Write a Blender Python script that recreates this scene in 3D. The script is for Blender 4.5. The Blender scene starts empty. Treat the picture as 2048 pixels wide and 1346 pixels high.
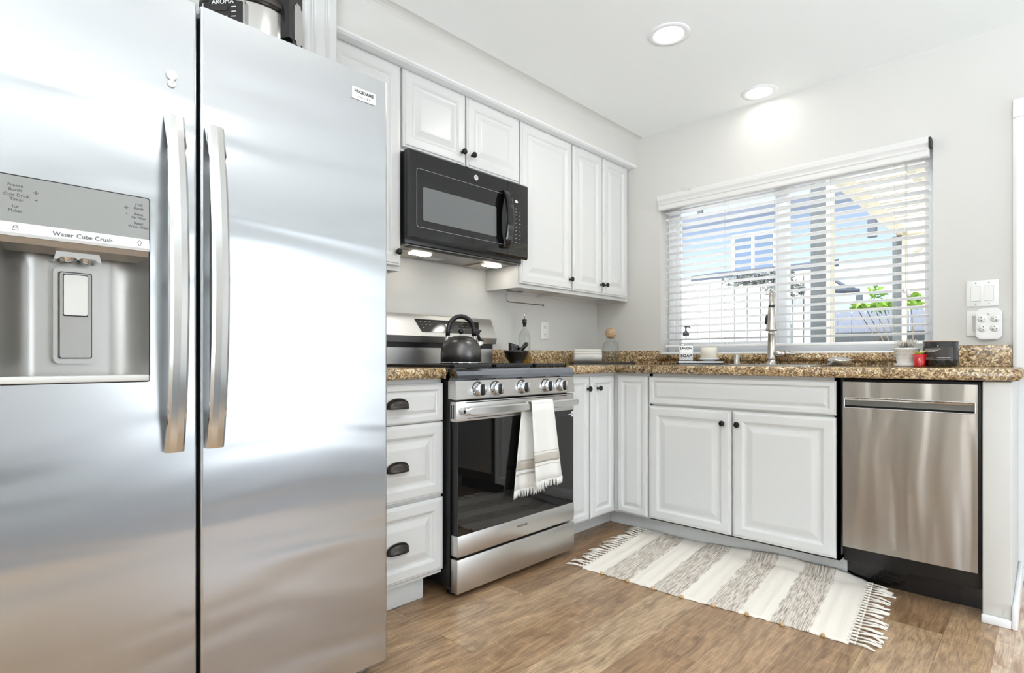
import bpy, bmesh, math, random
from mathutils import Vector, Matrix
PI = math.pi
sc = bpy.context.scene
C = sc.collection

# ------------------------------------------------------------------ camera
cd = bpy.data.cameras.new('camera'); cam = bpy.data.objects.new('camera', cd); C.objects.link(cam)
cam.location = (2.3878, -3.3079, 0.9666)
cam.rotation_euler = (PI / 2, 0, math.radians(43.776))
cd.sensor_width = 36; cd.sensor_fit = 'HORIZONTAL'; cd.lens = 1117.93 / 2048 * 36
cd.shift_y = 43.65 / 2048; cd.clip_start = 0.02; cd.clip_end = 200
sc.camera = cam
# ------------------------------------------------------------------ world, sun, daylight, exposure
sc.view_settings.view_transform = 'Standard'; sc.view_settings.look = 'None'
sc.view_settings.gamma = 1.0; sc.view_settings.use_curve_mapping = False
sc.view_settings.exposure = 0.48
w = bpy.data.worlds.new('world'); sc.world = w; w.use_nodes = True
nt = w.node_tree; nt.nodes.clear()
sky = nt.nodes.new('ShaderNodeTexSky'); sky.sky_type = 'NISHITA'; sky.sun_disc = False
sky.sun_elevation = math.radians(50); sky.sun_rotation = math.radians(200); sky.air_density = 1.0; sky.dust_density = 2.5
bg = nt.nodes.new('ShaderNodeBackground'); bg.inputs[1].default_value = 0.62
wo = nt.nodes.new('ShaderNodeOutputWorld')
hz = nt.nodes.new('ShaderNodeMix'); hz.data_type = 'RGBA'; hz.inputs[0].default_value = .62; hz.inputs[7].default_value = (1.9, 1.95, 2.05, 1)   # bright hazy sky
nt.links.new(sky.outputs[0], hz.inputs[6]); nt.links.new(hz.outputs[2], bg.inputs[0]); nt.links.new(bg.outputs[0], wo.inputs[0])
sd = bpy.data.lights.new('sun', 'SUN'); sd.energy = 3.2; sd.angle = 0.01; sd.color = (1, .96, .9)
so = bpy.data.objects.new('sun', sd); C.objects.link(so)
so.rotation_euler = Vector((0.42, 0.62, -1.0)).to_track_quat('-Z', 'Y').to_euler()


def area(name, loc, target, sx, sy, power, color=(1, 1, 1), shape='RECTANGLE', spread=PI):
    d = bpy.data.lights.new(name, 'AREA'); d.shape = shape; d.size = sx; d.size_y = sy
    d.energy = power; d.color = color; d.spread = spread
    o = bpy.data.objects.new(name, d); C.objects.link(o); o.location = loc
    o.rotation_euler = (Vector(target) - Vector(loc)).to_track_quat('-Z', 'Y').to_euler()
    return o


# lamps as daylight at two assumed openings: patio door and window behind the camera
RX, FY, CZ = 5.2, -6.2, 2.44            # right wall x, front wall y, ceiling height
area('patio_door_daylight', (RX + .03, -1.06, 1.04), (0, -1.06, 1.04), 1.84, 1.96, 20, (.88, .965, 1.04))
area('front_window_daylight', (3.35, FY - .03, 1.30), (3.35, 0, 1.30), 2.9, 1.5, 3, (.89, .965, 1.03))
# added fill lamps in the same openings, aimed up to brighten the ceiling
area('front_ceiling_fill', (3.35, FY - .20, .80), (3.15, FY + 1.30, 2.44), 2.9, .80, 135, (.895, .975, 1.055), spread=math.radians(88))
area('patio_ceiling_fill', (RX + .12, -1.06, .62), (RX - 2.6, -1.10, 2.44), 1.8, .70, 5, (.895, .975, 1.055), spread=math.radians(70))

# ------------------------------------------------------------------ materials
MATS = {}


def new_mat(name):
    m = bpy.data.materials.new(name); m.use_nodes = True
    n = m.node_tree.nodes; n.clear()
    out = n.new('ShaderNodeOutputMaterial'); p = n.new('ShaderNodeBsdfPrincipled')
    m.node_tree.links.new(p.outputs[0], out.inputs[0])
    MATS[name] = m
    return m, m.node_tree, p


def lin(c):
    return tuple(((v / 255) / 12.92 if v / 255 <= .04045 else ((v / 255 + .055) / 1.055) ** 2.4) for v in c) + (1,)


def noise_bump(nt, p, scale, strength, dist=.002, stretch=(1, 1, 1), detail=3):
    tc = nt.nodes.new('ShaderNodeTexCoord'); mp = nt.nodes.new('ShaderNodeMapping'); mp.inputs['Scale'].default_value = stretch
    nz = nt.nodes.new('ShaderNodeTexNoise'); nz.inputs['Scale'].default_value = scale; nz.inputs['Detail'].default_value = detail
    b = nt.nodes.new('ShaderNodeBump'); b.inputs['Strength'].default_value = strength; b.inputs['Distance'].default_value = dist
    L = nt.links.new
    L(tc.outputs['Object'], mp.inputs[0]); L(mp.outputs[0], nz.inputs['Vector']); L(nz.outputs[0], b.inputs['Height']); L(b.outputs[0], p.inputs['Normal'])
    return tc, mp, nz, b


def simple(name, rgb, rough=.5, metal=0, spec=.5, coat=0, bump=None, emit=None):
    m, nt, p = new_mat(name)
    p.inputs['Base Color'].default_value = lin(rgb); p.inputs['Roughness'].default_value = rough
    p.inputs['Metallic'].default_value = metal; p.inputs['Specular IOR Level'].default_value = spec
    p.inputs['Coat Weight'].default_value = coat; p.inputs['Coat Roughness'].default_value = .05
    if bump: noise_bump(nt, p, *bump)
    else:
        # faint tonal variation so that no surface is a dead flat colour
        tc = nt.nodes.new('ShaderNodeTexCoord'); nz = nt.nodes.new('ShaderNodeTexNoise'); nz.inputs['Scale'].default_value = 14
        mx = nt.nodes.new('ShaderNodeMix'); mx.data_type = 'RGBA'
        c = lin(rgb); mx.inputs[6].default_value = c; mx.inputs[7].default_value = tuple(v * .955 for v in c[:3]) + (1,)
        nt.links.new(tc.outputs['Object'], nz.inputs['Vector']); nt.links.new(nz.outputs[0], mx.inputs[0]); nt.links.new(mx.outputs[2], p.inputs['Base Color'])
    if emit:
        p.inputs['Emission Color'].default_value = lin(emit[0]); p.inputs['Emission Strength'].default_value = emit[1]
    return m


def ramp(nt, stops, interp='LINEAR'):
    r = nt.nodes.new('ShaderNodeValToRGB'); r.color_ramp.interpolation = interp
    e = r.color_ramp.elements
    while len(e) > 1: e.remove(e[-1])
    e[0].position = stops[0][0]; e[0].color = lin(stops[0][1])
    for pos, c in stops[1:]:
        x = e.new(pos); x.color = lin(c)
    return r


simple('wall_paint', (213, 211, 206), .55, bump=(180, .06, .001))
simple('ceiling_paint', (246, 248, 246), .6, bump=(150, .08, .001))
simple('cabinet_white', (217, 217, 215), .32, bump=(60, .03, .001))
simple('trim_white', (240, 241, 241), .3, bump=(60, .03, .001))
simple('plastic_white', (240, 240, 238), .3)
simple('plastic_outlet', (236, 235, 231), .35)
simple('slot_dark', (40, 40, 40), .6)
simple('black_gloss', (14, 14, 15), .07, spec=.6)
simple('black_satin', (22, 22, 23), .32)
simple('black_matte', (26, 26, 27), .6)
simple('black_glass', (13, 12, 12), .03, spec=.7)
simple('knob_black', (24, 22, 21), .35, metal=.4)
simple('pull_bronze', (72, 68, 66), .35, metal=.85)
simple('iron_grate', (30, 30, 31), .5, bump=(300, .2, .001))
simple('oven_window', (40, 38, 36), .05, spec=.6)
simple('mw_window', (112, 114, 114), .16, spec=.5)
simple('dark_gasket', (20, 20, 21), .6)
simple('chrome', (225, 226, 228), .08, metal=1)
simple('nickel', (196, 190, 182), .26, metal=1)
simple('kettle_grey', (98, 96, 95), .33, metal=.85, bump=(400, .1, .0005))
simple('towel_white', (236, 234, 229), .95, bump=(700, .5, .001))
simple('towel_band', (196, 188, 176), .95, bump=(500, .8, .002))
simple('fringe_cotton', (236, 230, 219), .95, bump=(400, .5, .001))
simple('bead_tan', (196, 164, 118), .7)
simple('panel_grey', (180, 179, 176), .35, metal=.3)
simple('panel_light', (222, 222, 220), .3, metal=.25)
simple('recess_grey', (178, 176, 172), .32, metal=.9)
simple('dispenser_grey', (150, 150, 147), .38, metal=.5)
simple('pad_grey', (160, 158, 154), .3, metal=.5)
simple('pad_button', (206, 205, 200), .45)
simple('ink_grey', (92, 92, 94), .6)
simple('ink_black', (20, 20, 22), .6)
simple('ink_white', (230, 230, 228), .6)
simple('wax_ivory', (240, 232, 216), .55)
simple('ceramic_white', (240, 239, 236), .22, coat=.3)
simple('tray_black', (24, 23, 23), .3)
simple('tray_silver', (205, 208, 212), .2, metal=.9)
simple('pump_grey', (72, 74, 78), .4)
simple('candle_label', (58, 52, 48), .5)
simple('wood_rim', (205, 178, 150), .5)
simple('red_glass', (196, 12, 20), .06, spec=.7, coat=.4)
simple('leaf_yellowgreen', (206, 204, 96), .5)
simple('twig_white', (226, 222, 210), .6)
simple('stem_brown', (120, 104, 84), .7)
simple('lamp_lens', (255, 250, 240), .4, emit=((255, 251, 243), 5.0))
simple('hood_lamp', (255, 250, 240), .4, emit=((255, 247, 232), 13.0))
simple('led_white', (230, 240, 255), .4, emit=((225, 238, 255), 1.4))
simple('filter_mesh', (182, 176, 166), .4, metal=.7, bump=(260, 1.0, .004))
simple('hood_grey', (140, 138, 134), .35, metal=.6)
simple('hood_plate', (200, 200, 198), .4)
simple('wire_metal', (150, 150, 152), .25, metal=1)
simple('blind_white', (250, 250, 249), .4)
simple('valance_white', (226, 225, 222), .4)
simple('cord_white', (200, 198, 194), .8)
simple('vinyl_white', (250, 251, 252), .35)
simple('fence_white', (236, 238, 240), .5)
simple('fence_blue', (150, 158, 178), .7)
simple('neighbour_blue', (188, 208, 236), .8)
simple('fascia_blue', (158, 166, 186), .7)
simple('soffit_lilac', (208, 209, 218), .8)
simple('roof_grey', (196, 196, 198), .9, bump=(40, .8, .03))
simple('window_blue', (122, 148, 178), .1)
simple('post_grey', (92, 99, 103), .7)
simple('cream_wood', (236, 228, 206), .7)
simple('stucco_cream', (236, 224, 194), .9, bump=(60, .5, .01))
simple('dark_roof', (86, 94, 106), .7)
simple('added_carpet', (112, 113, 116), 1.0, bump=(500, .8, .004))
simple('concrete', (214, 212, 206), .9, bump=(30, .4, .01))
simple('leaf_green', (140, 186, 60), .5)
simple('leaf_grey', (128, 134, 132), .6)
simple('feet_black', (18, 18, 18), .5)


def steel(name, rgb, rough, stretch, wave_scale, wave_strength, brush, aniso=0, rot=0):
    m, nt, p = new_mat(name)
    L = nt.links.new
    p.inputs['Metallic'].default_value = 1
    tc = nt.nodes.new('ShaderNodeTexCoord')
    mp = nt.nodes.new('ShaderNodeMapping'); mp.inputs['Scale'].default_value = brush
    nz = nt.nodes.new('ShaderNodeTexNoise'); nz.inputs['Scale'].default_value = 6; nz.inputs['Detail'].default_value = 4
    L(tc.outputs['Object'], mp.inputs[0]); L(mp.outputs[0], nz.inputs['Vector'])
    c = lin(rgb)
    mx = nt.nodes.new('ShaderNodeMix'); mx.data_type = 'RGBA'
    mx.inputs[6].default_value = tuple(v * .993 for v in c[:3]) + (1,); mx.inputs[7].default_value = tuple(min(1, v * 1.007) for v in c[:3]) + (1,)
    L(nz.outputs[0], mx.inputs[0]); L(mx.outputs[2], p.inputs['Base Color'])
    mr = nt.nodes.new('ShaderNodeMapRange'); mr.inputs['To Min'].default_value = rough * .985; mr.inputs['To Max'].default_value = rough * 1.015
    L(nz.outputs[0], mr.inputs[0]); L(mr.outputs[0], p.inputs['Roughness'])
    mp2 = nt.nodes.new('ShaderNodeMapping'); mp2.inputs['Scale'].default_value = stretch
    n2 = nt.nodes.new('ShaderNodeTexNoise'); n2.inputs['Scale'].default_value = wave_scale; n2.inputs['Detail'].default_value = 1.0; n2.inputs['Distortion'].default_value = .6
    b = nt.nodes.new('ShaderNodeBump'); b.inputs['Strength'].default_value = wave_strength; b.inputs['Distance'].default_value = .02
    L(tc.outputs['Object'], mp2.inputs[0]); L(mp2.outputs[0], n2.inputs['Vector']); L(n2.outputs[0], b.inputs['Height']); L(b.outputs[0], p.inputs['Normal'])
    if aniso:
        tg = nt.nodes.new('ShaderNodeTangent'); tg.direction_type = 'RADIAL'; tg.axis = 'Z'
        p.inputs['Anisotropic'].default_value = aniso; p.inputs['Anisotropic Rotation'].default_value = rot; L(tg.outputs[0], p.inputs['Tangent'])
    return m


steel('steel_fridge', (197, 199, 201), .25, (1, .45, 2.0), 3.2, .30, (160, 160, 2), .6, 0)
steel('steel_range', (208, 206, 203), .34, (1, 1, 1), 3, .05, (1, 2, 160))
steel('steel_dish', (178, 175, 171), .25, (2.4, 1, .40), 4, .50, (2, 1, 160), .6, .25)
steel('steel_handle', (214, 213, 211), .18, (1, 1, 1), 2, .004, (60, 60, 2))
steel('steel_rail', (146, 150, 158), .14, (1, 1, 1), 6, .08, (60, 2, 60))
steel('steel_sink', (205, 205, 203), .25, (1, 1, 1), 6, .03, (60, 3, 3))


def granite():
    m, nt, p = new_mat('granite'); L = nt.links.new
    tc = nt.nodes.new('ShaderNodeTexCoord')
    n0 = nt.nodes.new('ShaderNodeTexNoise'); n0.inputs['Scale'].default_value = 9; n0.inputs['Detail'].default_value = 4
    r0 = ramp(nt, [(.30, (150, 128, 100)), (.5, (182, 160, 128)), (.7, (214, 200, 170))])
    n1 = nt.nodes.new('ShaderNodeTexNoise'); n1.inputs['Scale'].default_value = 74; n1.inputs['Detail'].default_value = 5; n1.inputs['Distortion'].default_value = 1.4
    r1 = ramp(nt, [(.0, (16, 14, 13)), (.40, (34, 27, 21)), (.445, (104, 79, 53)), (.50, (162, 130, 90)), (.57, (190, 162, 118)), (.63, (236, 224, 196))])
    v = nt.nodes.new('ShaderNodeTexVoronoi'); v.inputs['Scale'].default_value = 120
    r2 = ramp(nt, [(.0, (110, 96, 82)), (.35, (188, 178, 164)), (1, (228, 222, 208))])
    m1 = nt.nodes.new('ShaderNodeMix'); m1.data_type = 'RGBA'; m1.inputs[0].default_value = .80
    m2 = nt.nodes.new('ShaderNodeMix'); m2.data_type = 'RGBA'; m2.blend_type = 'OVERLAY'; m2.inputs[0].default_value = .35
    for n in (n0, n1, v): L(tc.outputs['Object'], n.inputs['Vector'])
    L(n0.outputs[0], r0.inputs[0]); L(n1.outputs[0], r1.inputs[0]); L(v.outputs['Color'], r2.inputs[0])
    L(r0.outputs[0], m1.inputs[6]); L(r1.outputs[0], m1.inputs[7])
    L(m1.outputs[2], m2.inputs[6]); L(r2.outputs[0], m2.inputs[7]); L(m2.outputs[2], p.inputs['Base Color'])
    p.inputs['Roughness'].default_value = .1; p.inputs['Specular IOR Level'].default_value = .5


granite()


def planks(name, tint):
    m, nt, p = new_mat(name); L = nt.links.new
    tc = nt.nodes.new('ShaderNodeTexCoord')
    mp = nt.nodes.new('ShaderNodeMapping'); mp.inputs['Rotation'].default_value = (0, 0, PI / 2); mp.inputs['Location'].default_value = (.37, .06, 0)
    br = nt.nodes.new('ShaderNodeTexBrick'); br.offset = .37; br.offset_frequency = 2
    br.inputs['Scale'].default_value = 1; br.inputs['Brick Width'].default_value = 1.22; br.inputs['Row Height'].default_value = .182
    br.inputs['Mortar Size'].default_value = .0009; br.inputs['Mortar Smooth'].default_value = .2; br.inputs['Bias'].default_value = 0
    br.inputs['Color1'].default_value = (0, 0, 0, 1); br.inputs['Color2'].default_value = (1, 1, 1, 1); br.inputs['Mortar'].default_value = (.5, .5, .5, 1)
    L(tc.outputs['Object'], mp.inputs[0]); L(mp.outputs[0], br.inputs['Vector'])
    base = ramp(nt, [(0, tint(126, 98, 70)), (.35, tint(140, 111, 81)), (.65, tint(150, 122, 92)), (1, tint(164, 140, 110))])
    L(br.outputs['Color'], base.inputs[0])
    # each plank shifts its own grain
    sp = nt.nodes.new('ShaderNodeSeparateXYZ'); cb = nt.nodes.new('ShaderNodeCombineXYZ'); ad = nt.nodes.new('ShaderNodeMath'); ad.operation = 'MULTIPLY_ADD'
    L(tc.outputs['Object'], sp.inputs[0]); L(br.outputs['Color'], ad.inputs[0]); ad.inputs[1].default_value = 37
    L(sp.outputs[1], ad.inputs[2]); L(sp.outputs[0], cb.inputs[0]); L(ad.outputs[0], cb.inputs[1]); L(br.outputs['Color'], cb.inputs[2])
    g1 = nt.nodes.new('ShaderNodeMapping'); g1.inputs['Scale'].default_value = (10, 1.7, 3)
    nz = nt.nodes.new('ShaderNodeTexNoise'); nz.inputs['Scale'].default_value = 2.2; nz.inputs['Detail'].default_value = 6; nz.inputs['Distortion'].default_value = 2.0
    r1 = ramp(nt, [(.28, (150, 143, 136)), (.5, (188, 188, 188)), (.74, (218, 216, 212))])
    L(cb.outputs[0], g1.inputs[0]); L(g1.outputs[0], nz.inputs['Vector']); L(nz.outputs[0], r1.inputs[0])
    g2 = nt.nodes.new('ShaderNodeMapping'); g2.inputs['Scale'].default_value = (120, 7, 20)
    n2 = nt.nodes.new('ShaderNodeTexNoise'); n2.inputs['Scale'].default_value = 2; n2.inputs['Detail'].default_value = 4
    r2 = ramp(nt, [(.3, (146, 140, 134)), (.5, (188, 188, 188)), (.7, (212, 212, 212))])
    L(cb.outputs[0], g2.inputs[0]); L(g2.outputs[0], n2.inputs['Vector']); L(n2.outputs[0], r2.inputs[0])
    # saw marks running across the plank
    g3 = nt.nodes.new('ShaderNodeMapping'); g3.inputs['Scale'].default_value = (6, 110, 10)
    n3 = nt.nodes.new('ShaderNodeTexNoise'); n3.inputs['Scale'].default_value = 1.0; n3.inputs['Detail'].default_value = 2
    r3 = ramp(nt, [(.56, (188, 188, 188)), (.72, (214, 212, 208))])
    L(cb.outputs[0], g3.inputs[0]); L(g3.outputs[0], n3.inputs['Vector']); L(n3.outputs[0], r3.inputs[0])
    last = base.outputs[0]
    for r, f in ((r1, 1.0), (r2, .7), (r3, .8)):
        mx = nt.nodes.new('ShaderNodeMix'); mx.data_type = 'RGBA'; mx.blend_type = 'OVERLAY'; mx.inputs[0].default_value = f
        L(last, mx.inputs[6]); L(r.outputs[0], mx.inputs[7]); last = mx.outputs[2]
    mm = nt.nodes.new('ShaderNodeMix'); mm.data_type = 'RGBA'; mm.inputs[7].default_value = lin(tint(104, 80, 58))
    L(br.outputs['Fac'], mm.inputs[0]); L(last, mm.inputs[6]); L(mm.outputs[2], p.inputs['Base Color'])
    b = nt.nodes.new('ShaderNodeBump'); b.inputs['Strength'].default_value = .12; b.inputs['Distance'].default_value = .002
    L(n2.outputs[0], b.inputs['Height']); L(b.outputs[0], p.inputs['Normal'])
    p.inputs['Roughness'].default_value = .31; p.inputs['Specular IOR Level'].default_value = .5


planks('wood_planks', lambda r, g, b: (r + 12, g + 12, b + 12))
planks('daylit_planks', lambda r, g, b: (r * .5 + 122, g * .5 + 112, b * .5 + 104))  # same planks, the daylight on them put in as a paler tint


def rug_mat():
    m, nt, p = new_mat('rug_weave'); L = nt.links.new
    uv = nt.nodes.new('ShaderNodeUVMap'); uv.uv_map = 'UVMap'
    sp = nt.nodes.new('ShaderNodeSeparateXYZ')
    nzw = nt.nodes.new('ShaderNodeTexNoise'); nzw.inputs['Scale'].default_value = 9; nzw.inputs['Detail'].default_value = 3
    L(uv.outputs[0], nzw.inputs['Vector']); L(uv.outputs[0], sp.inputs[0])
    sub = nt.nodes.new('ShaderNodeMath'); sub.operation = 'MULTIPLY_ADD'; sub.inputs[1].default_value = .034
    L(nzw.outputs[0], sub.inputs[0]); L(sp.outputs[0], sub.inputs[2])
    off = nt.nodes.new('ShaderNodeMath'); off.operation = 'SUBTRACT'; off.inputs[1].default_value = .017
    L(sub.outputs[0], off.inputs[0])
    st = []
    k, wt = (0, 0, 0), (255, 255, 255)
    for a, b in ((.098, .222), (.324, .445), (.547, .66), (.764, .887)):
        st += [(a - .001, k), (a + .001, wt), (b - .001, wt), (b + .001, k)]
    mask = ramp(nt, [(0, k)] + st)
    L(off.outputs[0], mask.inputs[0])
    mp = nt.nodes.new('ShaderNodeMapping'); mp.inputs['Scale'].default_value = (300, 9, 1)
    ns = nt.nodes.new('ShaderNodeTexNoise'); ns.inputs['Scale'].default_value = 1; ns.inputs['Detail'].default_value = 2; ns.inputs['Distortion'].default_value = .5
    L(uv.outputs[0], mp.inputs[0]); L(mp.outputs[0], ns.inputs['Vector'])
    streak = ramp(nt, [(.34, (152, 140, 127)), (.46, (190, 179, 166)), (.56, (226, 218, 207))])
    L(ns.outputs[0], streak.inputs[0])
    mx = nt.nodes.new('ShaderNodeMix'); mx.data_type = 'RGBA'; mx.inputs[6].default_value = lin((238, 231, 220))
    L(mask.outputs[0], mx.inputs[0]); L(streak.outputs[0], mx.inputs[7]); L(mx.outputs[2], p.inputs['Base Color'])
    mp2 = nt.nodes.new('ShaderNodeMapping'); mp2.inputs['Scale'].default_value = (260, 150, 1)
    n2 = nt.nodes.new('ShaderNodeTexNoise'); n2.inputs['Scale'].default_value = 1
    b = nt.nodes.new('ShaderNodeBump'); b.inputs['Strength'].default_value = .5; b.inputs['Distance'].default_value = .002
    L(uv.outputs[0], mp2.inputs[0]); L(mp2.outputs[0], n2.inputs['Vector']); L(n2.outputs[0], b.inputs['Height']); L(b.outputs[0], p.inputs['Normal'])
    p.inputs['Roughness'].default_value = .95


rug_mat()


def clear_glass(name, tint, refl=1.45, rough=.0):
    m = bpy.data.materials.new(name); m.use_nodes = True; n = m.node_tree.nodes; n.clear(); L = m.node_tree.links.new
    out = n.new('ShaderNodeOutputMaterial'); mx = n.new('ShaderNodeMixShader'); tr = n.new('ShaderNodeBsdfTransparent'); gl = n.new('ShaderNodeBsdfGlossy')
    fc_ = n.new('ShaderNodeLayerWeight'); pw = n.new('ShaderNodeMath'); pw.operation = 'POWER'; pw.inputs[1].default_value = 3.0
    fr = n.new('ShaderNodeMath'); fr.operation = 'MULTIPLY_ADD'; fr.inputs[1].default_value = refl; fr.inputs[2].default_value = .03
    L(fc_.outputs['Facing'], pw.inputs[0]); L(pw.outputs[0], fr.inputs[0])
    tr.inputs[0].default_value = tint; gl.inputs['Roughness'].default_value = rough
    L(fr.outputs[0], mx.inputs[0]); L(tr.outputs[0], mx.inputs[1]); L(gl.outputs[0], mx.inputs[2]); L(mx.outputs[0], out.inputs[0])
    MATS[name] = m


clear_glass('pane_glass', (.97, .985, .98, 1), .35)
clear_glass('bottle_glass', (.955, .965, .96, 1), .6)
clear_glass('oil', (.95, .74, .10, 1), .25)


def wood_ball():
    m, nt, p = new_mat('wood_ball'); L = nt.links.new
    tc = nt.nodes.new('ShaderNodeTexCoord'); wv = nt.nodes.new('ShaderNodeTexWave'); wv.wave_type = 'RINGS'
    wv.inputs['Scale'].default_value = 26; wv.inputs['Distortion'].default_value = 6
    r = ramp(nt, [(0, (168, 136, 100)), (1, (208, 180, 144))])
    L(tc.outputs['Object'], wv.inputs['Vector']); L(wv.outputs[0], r.inputs[0]); L(r.outputs[0], p.inputs['Base Color']); p.inputs['Roughness'].default_value = .55


wood_ball()

# ------------------------------------------------------------------ mesh helpers
ORG = {}


def _xf(geom_verts, M):
    for v in geom_verts: v.co = M @ v.co


class MB:
    def __init__(s): s.bm = bmesh.new(); s.smooth = []

    def box(s, x0, x1, y0, y1, z0, z1, bev=0, seg=2, smooth=False):
        t = bmesh.new()
        bmesh.ops.create_cube(t, size=1)
        for v in t.verts: v.co = Vector(((x0 + x1) / 2 + v.co.x * (x1 - x0), (y0 + y1) / 2 + v.co.y * (y1 - y0), (z0 + z1) / 2 + v.co.z * (z1 - z0)))
        if bev: bmesh.ops.bevel(t, geom=t.edges[:], offset=bev, segments=seg, affect='EDGES', profile=.5)
        s._merge(t, bev > 0 or smooth); return s

    def _merge(s, t, smooth=False, M=None):
        if M is not None:
            for v in t.verts: v.co = M @ v.co
        bmesh.ops.recalc_face_normals(t, faces=t.faces[:])
        for f in t.faces: f.smooth = smooth
        me = bpy.data.meshes.new('tmp'); t.to_mesh(me); t.free()
        s.bm.from_mesh(me); bpy.data.meshes.remove(me)

    def prism(s, prof, axis, a, b, smooth=False, cap=True):
        """extrude a closed 2-D profile along an axis: axis 'x' -> (y,z), 'y' -> (x,z), 'z' -> (x,y)"""
        t = bmesh.new()
        def P(p, k):
            return {'x': (k, p[0], p[1]), 'y': (p[0], k, p[1]), 'z': (p[0], p[1], k)}[axis]
        A = [t.verts.new(P(p, a)) for p in prof]; B = [t.verts.new(P(p, b)) for p in prof]
        n = len(prof)
        for i in range(n): t.faces.new((A[i], A[(i + 1) % n], B[(i + 1) % n], B[i]))
        if cap: t.faces.new(A); t.faces.new(B[::-1])
        s._merge(t, smooth); return s

    def lathe(s, prof, c, n=32, axis='z', smooth=True, dirv=None):
        """profile [(r, h)] turned about an axis through c"""
        t = bmesh.new(); rings = []
        for r, h in prof:
            if r < 1e-6: rings.append([t.verts.new((0, 0, h))])
            else: rings.append([t.verts.new((r * math.cos(2 * PI * k / n), r * math.sin(2 * PI * k / n), h)) for k in range(n)])
        for A, B in zip(rings, rings[1:]):
            if len(A) == 1 and len(B) == 1: continue
            for k in range(n):
                k2 = (k + 1) % n
                if len(A) == 1: t.faces.new((A[0], B[k], B[k2]))
                elif len(B) == 1: t.faces.new((A[k], A[k2], B[0]))
                else: t.faces.new((A[k], A[k2], B[k2], B[k]))
        if dirv is None: dirv = {'x': (1, 0, 0), 'y': (0, 1, 0), 'z': (0, 0, 1)}[axis]
        q = Vector(dirv).to_track_quat('Z', 'Y').to_matrix().to_4x4()
        if axis == 'z' and tuple(dirv) == (0, 0, 1): q = Matrix.Identity(4)
        s._merge(t, smooth, Matrix.Translation(Vector(c)) @ q); return s

    def tube(s, pts, r, n=10, closed=False, cap=True, flat=None):
        """round tube (or r per point); flat = (width, height) factors for an oval section"""
        t = bmesh.new(); pts = [Vector(p) for p in pts]; m = len(pts)
        rs = r if isinstance(r, (list, tuple)) else [r] * m
        rings = []; up = None
        for i, p in enumerate(pts):
            d = (pts[(i + 1) % m] - pts[i - 1]) if closed else (pts[min(i + 1, m - 1)] - pts[max(i - 1, 0)])
            d.normalize()
            if up is None: up = Vector((0, 0, 1)) if abs(d.z) < .9 else Vector((1, 0, 0))
            x = d.cross(up); x.normalize(); y = x.cross(d); y.normalize(); up = y
            fx, fy = flat or (1, 1)
            rings.append([t.verts.new(p + (x * math.cos(2 * PI * k / n) * fx + y * math.sin(2 * PI * k / n) * fy) * rs[i]) for k in range(n)])
        for i in range(m if closed else m - 1):
            A, B = rings[i], rings[(i + 1) % m]
            for k in range(n): t.faces.new((A[k], A[(k + 1) % n], B[(k + 1) % n], B[k]))
        if cap and not closed: t.faces.new(rings[0][::-1]); t.faces.new(rings[-1])
        s._merge(t, True); return s

    def quad(s, pts, smooth=False):
        t = bmesh.new(); t.faces.new([t.verts.new(p) for p in pts])
        for f in t.faces: f.smooth = smooth
        me = bpy.data.meshes.new('tmp'); t.to_mesh(me); t.free(); s.bm.from_mesh(me); bpy.data.meshes.remove(me); return s

    def grid(s, fn, nu, nv, thick=0):
        t = bmesh.new()
        V = [[t.verts.new(fn(i / nu, j / nv)) for j in range(nv + 1)] for i in range(nu + 1)]
        for i in range(nu):
            for j in range(nv): t.faces.new((V[i][j], V[i + 1][j], V[i + 1][j + 1], V[i][j + 1]))
        if thick:
            bmesh.ops.recalc_face_normals(t, faces=t.faces[:])
            bmesh.ops.solidify(t, geom=t.faces[:], thickness=thick)
        s._merge(t, True); return s

    def panel(s, org, U, V, W, w, h, prof):
        """stepped rectangle: prof = [(inset, height)] lofted to the centre (raised-panel doors)"""
        t = bmesh.new(); U, V, W, org = Vector(U), Vector(V), Vector(W), Vector(org); rings = []
        for ins, ht in prof:
            rings.append([t.verts.new(org + U * a + V * b + W * ht) for a, b in ((ins, ins), (w - ins, ins), (w - ins, h - ins), (ins, h - ins))])
        t.faces.new(rings[0][::-1])
        for A, B in zip(rings, rings[1:]):
            for k in range(4): t.faces.new((A[k], A[(k + 1) % 4], B[(k + 1) % 4], B[k]))
        t.faces.new(rings[-1])
        s._merge(t, False); return s

    def build(s, name, mat, parent=None, auto=None):
        me = bpy.data.meshes.new(name); s.bm.to_mesh(me); s.bm.free()
        o = bpy.data.objects.new(name, me); C.objects.link(o)
        me.materials.append(MATS[mat])
        if parent is not None:
            o.parent = parent; off = ORG[parent.name]
            me.transform(Matrix.Translation(-off)); ORG[o.name] = off
        else: ORG[o.name] = Vector((0, 0, 0))
        return o


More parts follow.
